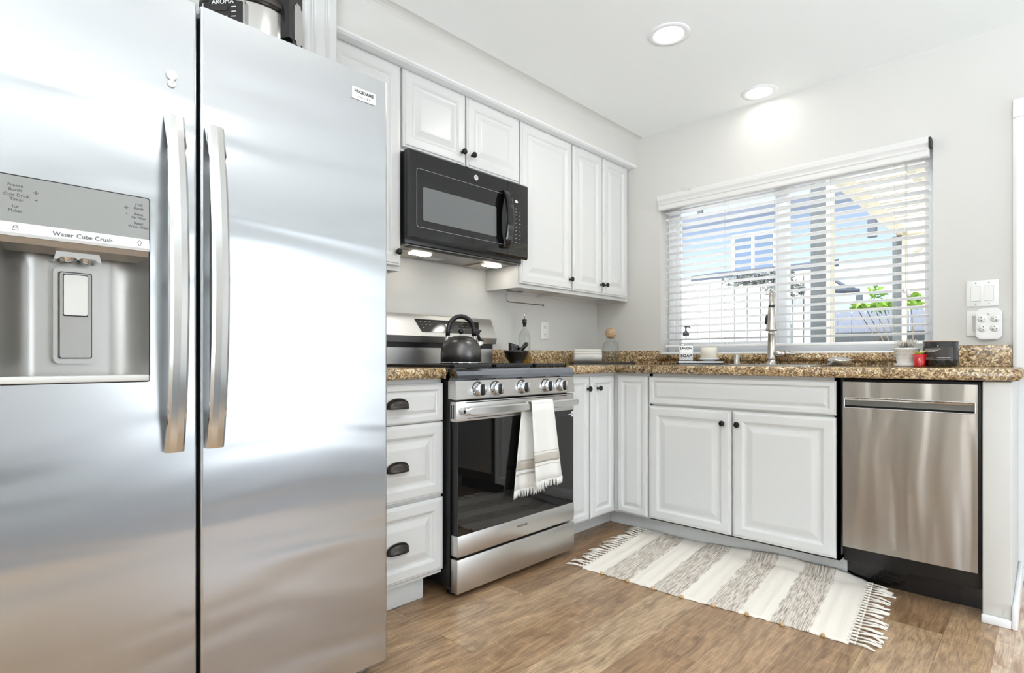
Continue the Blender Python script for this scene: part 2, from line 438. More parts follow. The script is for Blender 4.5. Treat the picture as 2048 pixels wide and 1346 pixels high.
def loft(b, rings_co, caps=True):
    """bar through a list of section loops: smooth along its length, crisp across"""
    m = len(rings_co[0]); t = bmesh.new()
    for i in range(m):
        col = [(t.verts.new(r[i]), t.verts.new(r[(i + 1) % m])) for r in rings_co]
        for (a, c), (d, e2) in zip(col, col[1:]): t.faces.new((a, c, e2, d)).smooth = True
    if caps:
        t.faces.new([t.verts.new(p) for p in rings_co[0]]); t.faces.new([t.verts.new(p) for p in rings_co[-1]][::-1])
    cen = sum((Vector(p) for r in rings_co for p in r), Vector()) / (m * len(rings_co))
    for f in t.faces:
        c = f.calc_center_median(); k = min(range(len(rings_co)), key=lambda j: (sum((Vector(p) for p in rings_co[j]), Vector()) / m - c).length)
        ax_ = sum((Vector(p) for p in rings_co[k]), Vector()) / m
        f.normal_update(); ref = (c - ax_) if len(f.verts) == 4 else (c - cen)
        if f.normal.dot(ref) < 0: f.normal_flip()
    me = bpy.data.meshes.new('tmp'); t.to_mesh(me); t.free(); b.bm.from_mesh(me); bpy.data.meshes.remove(me)


def thing(name, loc, label, cat, group=None, kind=None):
    o = bpy.data.objects.new(name, None); C.objects.link(o); o.location = loc; o.empty_display_size = .1
    ORG[o.name] = Vector(loc)
    o['label'] = label; o['category'] = cat
    if group: o['group'] = group
    if kind: o['kind'] = kind
    return o


def tag(o, label, cat, group=None):
    """a thing that is one mesh: its origin goes to the middle of its underside"""
    me = o.data; xs = [v.co for v in me.vertices]
    c = Vector((sum(v.x for v in xs) / len(xs), sum(v.y for v in xs) / len(xs), min(v.z for v in xs)))
    me.transform(Matrix.Translation(-c)); o.location = c; ORG[o.name] = c
    o['label'] = label; o['category'] = cat
    if group: o['group'] = group
    return o


def struct(name, mb, mat, parent=None, label=None):
    o = mb.build(name, mat, parent)
    if parent is None: o['kind'] = 'structure'
    if label: o['label'] = label
    return o


def text(name, body, size, org, right, up, mat, parent, depth=.0004, align='CENTER', squash=1.0, bold=0):
    """flat lettering as a mesh: org = anchor point, right/up = reading directions"""
    cu = bpy.data.curves.new('lettering', 'FONT'); cu.body = body; cu.size = size; cu.extrude = depth; cu.align_x = align; cu.align_y = 'CENTER'; cu.offset = bold; cu.space_character = 1.0 + bold * 60
    tmp = bpy.data.objects.new('lettering_tmp', cu); C.objects.link(tmp)
    bpy.context.view_layer.update()
    me = bpy.data.meshes.new_from_object(tmp.evaluated_get(bpy.context.evaluated_depsgraph_get()))
    bpy.data.objects.remove(tmp); bpy.data.curves.remove(cu)
    R, Uv = Vector(right).normalized(), Vector(up).normalized(); Wv = R.cross(Uv)
    M = Matrix.Translation(Vector(org)) @ Matrix((R, Uv, Wv)).transposed().to_4x4() @ Matrix.Diagonal((squash, 1, 1, 1))
    me.transform(M); me.transform(Matrix.Translation(-ORG[parent.name])) if parent is not None else None
    me.materials.clear(); me.materials.append(MATS[mat])
    o = bpy.data.objects.new(name, me); C.objects.link(o)
    if parent is not None: o.parent = parent; ORG[o.name] = ORG[parent.name]
    return o


def rrect(x0, x1, y0, y1, r, n=6):
    out = []
    for cx, cy, a0 in ((x1 - r, y1 - r, 0), (x0 + r, y1 - r, PI / 2), (x0 + r, y0 + r, PI), (x1 - r, y0 + r, 1.5 * PI)):
        for k in range(n + 1):
            a = a0 + k * PI / 2 / n; out.append((cx + r * math.cos(a), cy + r * math.sin(a)))
    return out


WX = .06                 # face of the left wall
CT = .930                # countertop height
WZ0, WZ1, WXA, WXB = 1.0, 2.0, .565, 1.994      # kitchen window opening
# ================================================================== THE ROOM
fl = struct('floor', MB().box(-.2, 2.262, FY - .2, .25, -.08, 0), 'wood_planks')
struct('floor_hall', MB().box(2.262, 2.80, FY - .2, .25, -.08, 0), 'daylit_planks')
struct('floor_living', MB().box(2.80, RX + .3, FY - .2, .25, -.08, .004), 'added_carpet')  # unseen carpet, added to darken what the fridge reflects
struct('ceiling', MB().box(-.2, RX + .3, FY - .2, .25, CZ, CZ + .12), 'ceiling_paint')
struct('wall_left', MB().box(-.14, WX, FY - .2, .2, 0, CZ), 'wall_paint')
b = MB()
b.box(WX, WXA, 0, .2, 0, CZ).box(WXB, 2.40, 0, .2, 0, CZ).box(WXA, WXB, 0, .2, WZ1, CZ).box(WXA, WXB, 0, .2, 0, .95)
b.box(3.22, RX + .2, 0, .2, 0, CZ).box(2.40, 3.22, 0, .2, 2.05, CZ)
struct('wall_back', b, 'wall_paint')
b = MB(); b.box(RX, RX + .16, FY, -2.03, 0, CZ).box(RX, RX + .16, -.09, 0, 0, CZ).box(RX, RX + .16, -2.03, -.09, 2.05, CZ)
struct('wall_right', b, 'wall_paint')
b = MB(); b.box(WX, 1.85, FY - .16, FY, 0, CZ).box(4.85, RX, FY - .16, FY, 0, CZ).box(1.85, 4.85, FY - .16, FY, 2.1, CZ).box(1.85, 4.85, FY - .16, FY, 0, .5)
struct('wall_front', b, 'wall_paint')
# soffit above the wall cabinets, its lower front corner trimmed
b = MB(); prof = [(WX, 2.262), (.385, 2.262), (.385, CZ - .05)]
for k in range(1, 6):
    a = k * PI / 2 / 6; prof.append((.385 + .05 - .05 * math.cos(a), CZ - .05 + .05 * math.sin(a)))
prof += [(.435, CZ), (WX, CZ)]
b.prism(prof, 'y', -2.216, 0)
struct('wall_soffit', b, 'wall_paint')
struct('wall_bulkhead', MB().box(WX, .335, -3.6, -2.346, 2.254, CZ), 'wall_paint')
struct('trim_1', MB().prism([(WX, 2.252), (.372, 2.252), (.384, 2.258), (.388, 2.264), (WX, 2.264)], 'y', -2.215, 0), 'trim_white')
# kitchen window: vinyl slider, glass, sill
wn = thing('window_1', (1.28, .12, 1.0), 'white vinyl sliding window above the kitchen sink', 'window', kind='structure')
b = MB(); fy0, fy1 = .10, .16
b.box(WXA, WXA + .045, fy0, fy1, WZ0, WZ1, .004).box(WXB - .045, WXB, fy0, fy1, WZ0, WZ1, .004)
b.box(WXA + .045, WXB - .045, fy0 + .001, fy1, WZ0, WZ0 + .045, .004).box(WXA + .045, WXB - .045, fy0 + .001, fy1, WZ1 - .045, WZ1, .004)
b.box(1.245, 1.31, fy0 - .005, fy1 - .001, WZ0 + .03, WZ1 - .03, .004)
b.box(WXA + .045, WXA + .075, fy0 + .015, fy1 - .01, WZ0 + .04, WZ1 - .04, .003).box(WXA + .074, 1.25, fy0 + .016, fy1 - .011, WZ0 + .04, WZ0 + .07, .003).box(WXA + .074, 1.25, fy0 + .016, fy1 - .011, WZ1 - .07, WZ1 - .04, .003)
b.build('frame', 'vinyl_white', wn)
MB().box(WXA + .03, 1.25, .131, .135, WZ0 + .03, WZ1 - .03).build('pane', 'pane_glass', wn)
MB().box(1.30, WXB - .03, .141, .145, WZ0 + .03, WZ1 - .03).build('pane', 'pane_glass', wn)
MB().box(WXA, WXB, .0, .10, .985, WZ0 + .004, .003).build('sill', 'trim_white', wn)
# doorway beside the counter: casing and a white panelled door
dr = thing('door_1', (2.81, 0, 0), 'white panelled door with white casing to the right of the counter end', 'door', kind='structure')
b = MB()
for x0, x1, m in ((2.278, 2.345, 0), (3.215, 3.30, 1)):
    p = [(x0, 0), (x0, -.012), (x0 + .012, -.018), (x0 + .05, -.018), (x0 + .058, -.026), (x1 + .03, -.026), (x1 + .03, 0)]
    b.prism(p, 'z', 0, 2.10)
b.prism([(0, 2.02), (-.0268, 2.02), (-.0268, 2.06), (-.0178, 2.066), (-.0178, 2.09), (-.0118, 2.1005), (0, 2.1005)], 'x', 2.2788, 3.3292)
b.box(2.40, 2.42, 0, .2, 0, 2.05).box(3.20, 3.22, 0, .2, 0, 2.05).box(2.40, 3.22, 0, .2, 2.03, 2.05)
b.build('frame', 'trim_white', dr)
b = MB(); b.box(2.42, 3.20, .08, .118, .006, 2.03)
DP = [(0, 0), (.006, -.006), (.03, -.010), (.045, -.004), (.05, -.002)]
for z0, z1 in ((.25, .95), (1.1, 1.9)):
    for x0, x1 in ((2.53, 2.78), (2.84, 3.09)):
        b.panel((x0, .08, z0), (1, 0, 0), (0, 0, 1), (0, -1, 0), x1 - x0, z1 - z0, [(0, -.001), (0, .008), (.015, .008), (.02, .003), (.05, .003), (.07, .008)])
dl = b.build('leaf', 'trim_white', dr)
MB().lathe([(0, 0), (.027, 0), (.027, .006), (.011, .01), (.011, .035), (.026, .045), (.028, .06), (.018, .07), (0, .072)], (2.48, .08, 1.0), 20, dirv=(0, -1, 0)).build('door_knob', 'nickel', dl)
# assumed openings for the daylight lamps: patio door at right, window behind the camera
pd = thing('door_2', (RX, -1.06, 0), 'white framed sliding glass patio door in the right wall', 'door', kind='structure')
b = MB()
for y in (-2.03, -1.085, -.14): b.box(RX, RX + .06, y, y + .05, 0, 2.05, .003)
b.box(RX + .001, RX + .06, -1.98, -.14, 2.0, 2.049, .003).box(RX + .001, RX + .06, -1.98, -.14, 0, .05, .003)
b.build('frame', 'vinyl_white', pd)
fw = thing('window_2', (3.35, FY, .5), 'wide white framed window in the wall behind the camera', 'window', kind='structure')
b = MB()
for x in (1.85, 2.85, 3.8, 4.80): b.box(x, x + .05, FY - .06, FY, .5, 2.1, .003)
b.box(1.85, 4.85, FY - .06, FY, .5, .55, .003).box(1.85, 4.85, FY - .06, FY, 2.05, 2.1, .003)
b.build('frame', 'vinyl_white', fw)
# the low end wall that closes the dishwasher bay, with its baseboard
struct('wall_end', MB().box(2.215, 2.296, -.63, -.0, 0, .882, .004), 'wall_paint')
b = MB(); b.prism([(2.210, 0), (2.312, 0), (2.312, -.0), (2.312, 0)], 'z', 0, .001) if False else None
b = MB(); b.box(2.296, 2.312, -.646, 0, 0, .085, .005).box(2.212, 2.2955, -.6455, -.63, 0, .032, .005)
struct('baseboard_end', b, 'trim_white')
b = MB(); b.box(RX - .014, RX, FY, -2.03, 0, .09, .004)
struct('baseboard_right', b, 'trim_white')
struct('baseboard_back', MB().box(3.335, RX - .014, -.014, 0, 0, .09, .004), 'trim_white')

# ================================================================== CABINETS
WHITE = 'cabinet_white'


def door_prof(w, h, t=.021):
    k = min(1, min(w, h) / .30)
    return [(0, 0), (0, t - .008), (.003, t - .005), (.009 * k, t - .004), (.012 * k, t - .0005), (.017 * k, t), (.046 * k, t), (.052 * k, t - .003), (.058 * k, t - .008), (.066 * k, t - .009), (.070 * k, t - .0085), (.094 * k, t - .002), (.098 * k, t - .0015)]


def fA(o, x, y0, y1, z0, z1, name='door', drawer=False):
    """a raised-panel front on the left wall (faces +x)"""
    b = MB().panel((x - .021, y0, z0), (0, 1, 0), (0, 0, 1), (1, 0, 0), y1 - y0, z1 - z0, door_prof(y1 - y0, z1 - z0))
    return b.build(name, WHITE, o)


def fB(o, y, x0, x1, z0, z1, name='door'):
    b = MB().panel((x0, y + .021, z0), (1, 0, 0), (0, 0, 1), (0, -1, 0), x1 - x0, z1 - z0, door_prof(x1 - x0, z1 - z0))
    return b.build(name, WHITE, o)


KNOB = [(0, 0), (.0075, 0), (.0075, .002), (.005, .004), (.0048, .012), (.008, .015), (.0135, .018), (.0145, .022), (.0125, .027), (.007, .030), (0, .0305)]


def knob(par, p, d):
    return MB().lathe(KNOB, p, 20, dirv=d).build('knob', 'knob_black', par)


UX = .336
UG = 'white cabinets hung along the left wall'


def upper(label, y0, y1, z0, doors, knobs, side=True):
    t = thing('wall_cabinet', (.2, (y0 + y1) / 2, z0), label, 'cabinet', UG)
    b = MB()
    b.box(WX + .001, UX - .022, y0, y0 + .018, z0, 2.252).box(WX + .001, UX - .022, y1 - .018, y1, z0, 2.252)
    b.box(WX + .012, UX - .040, y0 + .018, y1 - .018, z0 + .018, z0 + .034).box(WX + .012, UX - .040, y0 + .018, y1 - .018, 2.235, 2.2515).box(WX + .001, WX + .012, y0 + .018, y1 - .018, z0 + .004, 2.2515)
    b.box(UX - .04, UX - .0225, y0 + .018, y1 - .018, z0 + .001, 2.2515)
    b.build('body', WHITE, t)
    for i, (a, c, zb) in enumerate(doors):
        d = fA(t, UX, a, c, zb, 2.2504)
        for (k, yk, zk) in knobs:
            if k == i: knob(d, (UX - .002, yk, zk), (1, 0, 0))
    return t


upper('white cabinet door half hidden by the fridge, left of the microwave', -2.214, -1.864, 1.352, [(-2.208, -1.870, 1.3726)], [(0, -1.893, 1.431)])
upper('short white two-door cabinet directly above the black microwave', -1.861, -1.100, 1.888, [(-1.858, -1.491, 1.905), (-1.482, -1.104, 1.905)], [(0, -1.516, 1.966), (1, -1.452, 1.966)])
upper('tall white single-door cabinet immediately right of the microwave', -1.097, -.640, 1.352, [(-1.093, -.645, 1.3726)], [(0, -.668, 1.436)])
upper('tall white cabinet with two narrow doors in the room corner', -.637, -.003, 1.352, [(-.632, -.329, 1.3726), (-.321, -.036, 1.3726)], [(0, -.350, 1.434), (1, -.300, 1.437)])
# cabinet over the fridge
t = thing('wall_cabinet', (.2, -2.8, 1.88), 'white cabinet above the refrigerator behind the rice cooker', 'cabinet', UG)
MB().box(WX + .001, UX - .022, -3.27, -2.36, 1.85, 2.252).build('body', WHITE, t)
for a, c in ((-2.808, -2.372), (-3.262, -2.818)):
    fA(t, UX, a, c, 1.86, 2.25)
# fluted upright trim between the cabinet over the fridge and the run of wall cabinets
b = MB(); px_ = .41; y0, y1 = -2.345, -2.216
sec = [(WX + .001, y0), (px_ - .006, y0), (px_, y0 + .006)]
for k in (0, 1):
    g = y0 + .030 + k * .056
    sec += [(px_, g - .012), (px_ - .006, g - .006), (px_ - .002, g), (px_ - .006, g + .006), (px_, g + .012)]
sec += [(px_, y1 - .006), (px_ - .006, y1), (WX + .001, y1)]
b.prism(sec, 'z', 1.85, CZ - .002)
tag(b.build('pilaster', WHITE), 'white fluted upright trim above the refrigerator right of the rice cooker', 'trim')
# tall white side panel between fridge and base cabinet run
sp_ = tag(MB().box(WX + .001, .60, -2.3365, -2.3315, 0, 1.84).build('fridge_side_panel', WHITE), 'white upright panel boxing in the right side of the refrigerator', 'panel')

DF = .63     # door faces of base cabinets
BG = 'white base cabinets under the granite'


def base_body(b, x0, x1, y0, y1):
    b.box(x0, x1, y0, y1, .10, .884)


# drawer base left of the range
t = thing('drawer_cabinet', (.33, -2.1, 0), 'white base cabinet with three drawers between fridge and range', 'cabinet', BG)
b = MB(); base_body(b, WX + .001, DF - .022, -2.33, -1.868); b.box(WX + .001, .555, -2.33, -1.925, 0, .10); b.box(.555, .567, -2.33, -1.925, 0, .085, .004)
b.build('body', WHITE, t)
for z0, z1, zh in ((.716, .867, .793), (.420, .712, .556), (.117, .408, .252)):
    d = fA(t, DF, -2.322, -1.870, z0, z1, 'drawer')
    # bin cup pull: half-dome shell open underneath
    pc = MB(); yc = -2.092; n = 18
    def cup(u, v):
        a = -PI / 2 + u * PI            # along the width
        e = v * PI / 2                  # from wall out and down
        return Vector((DF - .003 + .026 * math.sin(e) * math.cos(a) ** .5 if abs(math.cos(a)) > 1e-4 else DF - .003, yc + .047 * math.sin(a), zh - .016 + .034 * math.cos(e) * abs(math.cos(a)) ** .6))
    pc.grid(cup, n, 8, .003)
    pc.tube([(DF - .003, yc - .049, zh - .016)] + [(DF - .003 + .003, yc + .049 * math.sin(-PI / 2 + k * PI / 16), zh - .016 + .036 * abs(math.cos(-PI / 2 + k * PI / 16)) ** .6) for k in range(1, 16)] + [(DF - .003, yc + .049, zh - .016)], .003, 6)
    pc.build('pull', 'pull_bronze', d)
# narrow cabinet right of the range
t = thing('base_cabinet', (.33, -.98, 0), 'narrow white base cabinet with one door right beside the range', 'cabinet', BG)
b = MB(); base_body(b, WX + .001, DF - .022, -1.088, -.868); b.box(WX + .001, .507, -1.088, -.868, 0, .10)
b.build('body', WHITE, t)
d = fA(t, DF, -1.082, -.874, .109, .8693); knob(d, (DF - .003, -.895, .805), (1, 0, 0))
# corner cabinet, L-shaped
t = thing('corner_cabinet', (.33, -.33, 0), 'white corner base cabinet whose two doors meet at the inner corner', 'cabinet', BG)
b = MB(); base_body(b, WX + .001, DF - .022, -.867, -.608); base_body(b, WX + .001, .833, -.608, -.001)
b.box(WX + .001, .507, -.867, -.001, 0, .10).box(.507, .833, -.50, -.001, 0, .10)
b.build('body', WHITE, t)
d = fA(t, DF, -.860, -.640, .109, .8693); knob(d, (DF - .003, -.800, .805), (1, 0, 0))
fB(t, -DF, .640, .829, .109, .8693)
# sink base
t = thing('sink_cabinet', (1.28, -.3, 0), 'wide white two-door sink cabinet under the window with a blank top panel', 'cabinet', BG)
b = MB()
b.box(.835, .853, -DF + .022, -.001, .10, .884).box(1.725, 1.746, -DF + .022, -.001, .10, .884).box(.835, 1.746, -DF + .022, -.001, .10, .12)
b.box(.835, 1.746, -DF + .022, -DF + .045, .10, .884).box(.835, 1.7505, -.506, -.49, 0, .10).box(.835, 1.746, -.02, -.001, .1, .884)
b.build('body', WHITE, t)
fB(t, -DF, .8385, 1.7345, .722, .8693, 'false_drawer_front')
d = fB(t, -DF, .8385, 1.2835, .109, .712); knob(d, (1.246, -DF + .003, .650), (0, -1, 0))
d = fB(t, -DF, 1.2905, 1.7345, .109, .712); knob(d, (1.318, -DF + .003, .650), (0, -1, 0))

# ================================================================== COUNTERTOPS
def bull(n=10):
    """bullnose edge section: (outward, z)"""
    h = (CT - .885) / 2; zc = (CT + .885) / 2
    return [(h * .9 * math.cos(a), zc + h * math.sin(a)) for a in [PI / 2 - k * PI / n for k in range(n + 1)]]


ct = thing('countertop', (1.2, -.33, .885), 'brown speckled granite counter along the window wall and round the corner', 'countertop')
b = MB(); z0 = .885; e = .64
hx0, hx1, hy0, hy1 = .98, 1.60, -.555, -.175        # sink cut-out
for x0, x1, y0, y1 in ((WX + .001, e, -1.090, -e), (WX + .001, hx0, -e, -.001), (hx0, hx1, -e, hy0), (hx0, hx1, hy1, -.001), (hx1, 2.305, -e, -.001)):
    b.box(x0, x1, y0, y1, z0, CT)
q = bull()
b.prism([(e, z0)] + [(e + p[0], p[1]) for p in q][::-1] + [(e, CT)], 'y', -1.090, -e, True)
b.prism([(-e, z0)] + [(-e - p[0], p[1]) for p in q][::-1] + [(-e, CT)], 'x', e - .0, 2.305, True)
b.prism([(2.305, z0)] + [(2.305 + p[0], p[1]) for p in q][::-1] + [(2.305, CT)], 'y', -e, -.001, True)
t2 = bmesh.new()                                                   # rounded outer corner
rg = []
for k in range(9):
    a = -PI / 2 + k * PI / 2 / 8
    rg.append([t2.verts.new((2.305 + p[0] * math.cos(a), -e + p[0] * math.sin(a), p[1])) for p in q])
for A, B in zip(rg, rg[1:]):
    for k in range(len(q) - 1): t2.faces.new((A[k], A[k + 1], B[k + 1], B[k]))
b._merge(t2, True)
b.build('slab', 'granite', ct)
b = MB(); b.box(WX + .001, WX + .021, -1.090, -.001, CT, 1.017, .003); b.box(WX + .021, .562, -.021, -.001, CT, 1.017, .003); b.box(1.994, 2.276, -.021, -.001, CT, 1.026, .003)
b.box(.562, 1.994, -.021, -.001, CT, .955)
b.build('backsplash', 'granite', ct)
b = MB(); h = .022
b.prism([(-.001, .951), (-.035, .951)] + [(-.035 - h * math.cos(a), .973 + h * math.sin(a)) for a in [-PI / 2 + k * PI / 8 for k in range(1, 8)]] + [(-.035, .995), (-.001, .995)], 'x', .562, 1.994, True)
b.build('ledge', 'granite', ct)
cl = thing('countertop', (.34, -2.1, .885), 'short granite counter piece between the fridge and the range', 'countertop')
b = MB(); b.box(WX + .001, e, -2.331, -1.868, z0, CT); b.prism([(e, z0)] + [(e + p[0], p[1]) for p in q][::-1] + [(e, CT)], 'y', -2.331, -1.890, True)
t2 = bmesh.new(); rg = []
for k in range(7):
    a = k * PI / 2 / 6
    rg.append([t2.verts.new((e + p[0] * math.cos(a), -1.890 + p[0] * math.sin(a), p[1])) for p in q])
for A, B in zip(rg, rg[1:]):
    for k in range(len(q) - 1): t2.faces.new((A[k], A[k + 1], B[k + 1], B[k]))
b._merge(t2, True)
b.build('slab', 'granite', cl)
MB().box(WX + .001, WX + .021, -2.331, -1.868, CT, 1.017, .003).build('backsplash', 'granite', cl)

# ================================================================== REFRIGERATOR
fr = thing('refrigerator', (.5, -2.795, 0), 'tall brushed stainless steel side-by-side refrigerator with ice and water dispenser', 'refrigerator')
FY0, FYG, FY1, FX = -3.252, -2.864, -2.338, .932
b = MB(); b.box(.12, .85, FY0, FY1, .045, 1.79, .004); b.build('body', 'panel_grey', fr)
MB().box(.80, .855, FY0 + .01, FY1 - .01, .012, .05).build('kick_grille', 'black_satin', fr)
b = MB(); b.box(.852, .862, FY0 + .008, FY1 - .008, .05, 1.795); b.build('gasket', 'dark_gasket', fr)
for y in (FY0 + .06, FY1 - .045): MB().lathe([(0, 0), (.022, 0), (.024, .012), (.02, .02), (.008, .022), (.008, .05)], (.845, y, .0), 16).build('foot', 'panel_grey', fr)


def fdoor(y0, y1, r0, r1, x1=FX):
    """plan section of a fridge door: gently bowed front with rounded edges"""
    pts = [(.864, y0), (.864, y1)]
    n = 12
    for k in range(7):
        a = k * PI / 2 / 6; pts.append((x1 - r1 + r1 * math.sin(a) if False else x1 - r1 + r1 * math.sin(a), y1 - r1 + r1 * math.cos(a)))
    for k in range(7):
        a = k * PI / 2 / 6; pts.append((x1 - r0 + r0 * math.cos(a), y0 + r0 - r0 * math.sin(a)))
    return pts


b = MB(); b.prism(fdoor(FYG + .004, FY1, .006, .008), 'z', .05, 1.806)
rd = b.build('door', 'steel_fridge', fr); rd['label'] = 'wide right-hand fridge door'
DY0, DY1, DZ0, DZ1, DZM = -3.216, -2.966, .916, 1.323, 1.205
b = MB(); b.prism(fdoor(FY0, FYG - .004, .008, .006), 'z', .05, DZ0).prism(fdoor(FY0, FYG - .004, .008, .006), 'z', DZ1, 1.806)
b.prism([(.864, FY0), (.864, DY0), (FX, DY0)] + fdoor(FY0, FYG - .004, .008, .006)[9:], 'z', DZ0, DZ1)
b.prism([(.864, DY1), (.864, FYG - .004)] + fdoor(FY0, FYG - .004, .008, .006)[2:9] + [(FX, DY1)], 'z', DZ0, DZ1)
ld = b.build('door', 'steel_fridge', fr); ld['label'] = 'narrow left-hand freezer door'


def handle(par, yc, zb, zt, name='handle'):
    b = MB(); n = 28; rings = []
    hw = .0195
    for k in range(n + 1):
        s_ = k / n; z = zb + (zt - zb) * s_
        bow = math.sin(PI * s_) ** .8
        xo = FX + .022 + .040 * bow; xi = FX - .001 + .036 * min(1, s_ * 9, (1 - s_) * 9)
        rings.append([(xi, yc - hw, z), (xo - .008, yc - hw, z), (xo - .002, yc - hw + .006, z), (xo + .001, yc, z), (xo - .002, yc + hw - .006, z), (xo - .008, yc + hw, z), (xi, yc + hw, z)])
    loft(b, rings)
    return b.build(name, 'steel_handle', par)


handle(rd, -2.832, .752, 1.522); handle(ld, -2.918, .752, 1.522)
bd = MB().box(FX, FX + .003, -2.460, -2.382, 1.722, 1.757, .0012).build('badge', 'panel_light', rd)
text('badge_lettering', 'FRIGIDAIRE', .0125, (FX + .0031, -2.421, 1.745), (0, 1, 0), (0, 0, 1), 'ink_black', rd, bold=.0003)
text('badge_lettering', 'G A L L E R Y', .0070, (FX + .0031, -2.421, 1.731), (0, 1, 0), (0, 0, 1), 'ink_grey', rd)
# dispenser
dp = MB(); dp.prism(rrect(DY0, DY1, DZM + .026, DZ1, .004), 'x', .87, FX + .002); dpo = dp.build('dispenser_panel', 'dispenser_grey', fr)
b = MB(); b.prism([(FX - .05, DZM), (FX + .005, DZM), (FX + .007, DZM + .006), (FX + .002, DZM + .027), (FX - .05, DZM + .027)], 'y', DY0, DY1)
b.build('button_strip', 'panel_light', dpo)
MB().prism([(FX + .004, DZM - .0005), (FX - .002, DZM - .012), (FX - .030, DZM - .024), (FX - .055, DZM - .020), (FX - .055, DZM - .0005)], 'y', DY0 + .001, DY1 - .001).build('overhang', 'recess_grey', dpo)
b = MB(); b.prism(rrect(DY0 - .002, DY1 + .002, DZ0 - .002, DZ1 + .002, .006), 'x', FX - .003, FX + .0008); gk = b.build('outline_seal', 'dark_gasket', fr) if False else None


sl = MB(); sl.tube([(FX + .0012, y, z) for y, z in rrect(DY0 - .001, DY1 + .001, DZ0 - .001, DZ1 + .001, .005)], .0012, 6, True); sl.build('outline_seal', 'dark_gasket', dpo)
def dtext(s_, size, y, z, col='ink_grey', x=FX + .0022): text('lettering', s_, size, (x, y, z), (0, 1, 0), (0, 0, 1), col, dpo)


yl, yr_ = -3.191, -2.986
dtext('Freeze\nBoost', .0085, yl, 1.300); dtext('Cold Drink\nTimer', .0085, yl + .002, 1.281); dtext('Ice\nMaker', .0085, yl, 1.259)
dtext('Chill\nBoost', .0078, yr_, 1.302); dtext('Reset\nAir Filter', .0078, yr_, 1.281); dtext('Reset\nWater Filter', .0078, yr_, 1.261)
dtext('+', .016, yl + .031, 1.295); dtext('-', .018, yl + .031, 1.282); dtext('+', .016, yr_ - .023, 1.296); dtext('-', .018, yr_ - .023, 1.285)
for s_, y in (('Water', -3.118), ('Cube', -3.083), ('Crush', -3.050)): dtext(s_, .0125, y, 1.219, 'ink_grey', FX + .0061)
# padlock and bulb icons
b = MB(); x = FX + .0062
b.tube([(x, yl - .004, 1.2165), (x, yl + .004, 1.2165), (x, yl + .004, 1.2225), (x, yl - .004, 1.2225)], .0005, 6, True)
b.tube([(x, yl + .003 * math.cos(a), 1.2225 + .0035 * math.sin(a)) for a in [k * PI / 8 for k in range(9)]], .0005, 6)
b.build('lock_icon', 'ink_grey', dpo); b = MB()
b.tube([(x, -2.985 + .0035 * math.cos(a), 1.2225 + .004 * math.sin(a)) for a in [-PI / 4 + k * 1.5 * PI / 10 for k in range(11)]], .0005, 6)
b.tube([(x, -2.987, 1.219), (x, -2.9865, 1.2155), (x, -2.9835, 1.2155), (x, -2.983, 1.219)], .0005, 6)
b.build('bulb_icon', 'ink_grey', dpo)
# recess: a shell with a rounded plan
rc = MB(); n = 20; d_ = .0665
def plan(u):
    y = DY0 + (DY1 - DY0) * u; k = min(1, 4.2 * min(u, 1 - u)); x = FX - d_ * math.sin(k * PI / 2) ** .8
    return x, y
rc.grid(lambda u, v: Vector((plan(u)[0], plan(u)[1], DZ0 + .012 + (DZM - DZ0 - .012) * v)), 40, 2)
rec = rc.build('dispenser_recess', 'recess_grey', fr)
b = MB(); b.box(FX - .068, FX + .006, DY0, DY1, DZ0, DZ0 + .014, .003); b.build('drip_tray', 'pad_button', rec)
b = MB(); yc = -3.0905
b.prism(rrect(yc - .037, yc + .037, .955, 1.160, .012), 'x', FX - .066, FX - .048)
b.build('paddle_frame', 'recess_grey', rec)
MB().prism(rrect(yc - .0285, yc + .0285, .966, 1.150, .004), 'x', FX - .046, FX - .0440).build('paddle_seal', 'dark_gasket', rec)
MB().prism(rrect(yc - .0268, yc + .0268, .968, 1.148, .004), 'x', FX - .046, FX - .0415).build('paddle', 'pad_grey', rec)
MB().prism(rrect(yc - .0218, yc + .0208, 1.056, 1.145, .003), 'x', FX - .042, FX - .0405).build('button_seal', 'dark_gasket', rec)
MB().prism(rrect(yc - .0205, yc + .0195, 1.058, 1.143, .003), 'x', FX - .042, FX - .037).build('button', 'pad_button', rec)
b = MB(); b.prism([(yc + a_, DZM - .016 + z_) for a_, z_ in ((-.036, 0), (.036, 0), (.040, -.018), (.034, -.018), (.028, -.012), (.006, -.012), (0, -.016), (-.006, -.012), (-.028, -.012), (-.034, -.018), (-.040, -.018))], 'x', FX - .058, FX - .014)
b.lathe([(.015, 0), (.012, -.014), (.009, -.014), (.009, 0)], (FX - .035, yc - .015, DZM - .022), 16).lathe([(.012, 0), (.009, -.014), (.006, -.014), (.006, 0)], (FX - .035, yc + .016, DZM - .022), 16)
b.build('nozzle', 'chrome', rec)
for y in (FY0 + .04, FY1 - .04, FYG): MB().box(.80, .90, y - .025, y + .025, 1.79, 1.803, .004).build('hinge_cover', 'panel_grey', fr)
# water-drop shaped clear hook stuck on the freezer door
b = MB(); b.lathe([(0, 0), (.010, .001), (.012, .004), (.010, .007), (0, .008)], (FX, -2.921, 1.617), 16, dirv=(1, 0, 0)).lathe([(0, 0), (.008, .001), (.009, .003), (.007, .005), (0, .006)], (FX, -2.921, 1.598), 16, dirv=(1, 0, 0))
b.tube([(FX + .004, -2.921, 1.612), (FX + .006, -2.921, 1.604), (FX + .004, -2.921, 1.597)], .003, 8)
tag(b.build('adhesive_hook', 'plastic_white'), 'small white adhesive hook stuck near the top of the freezer door', 'hook')
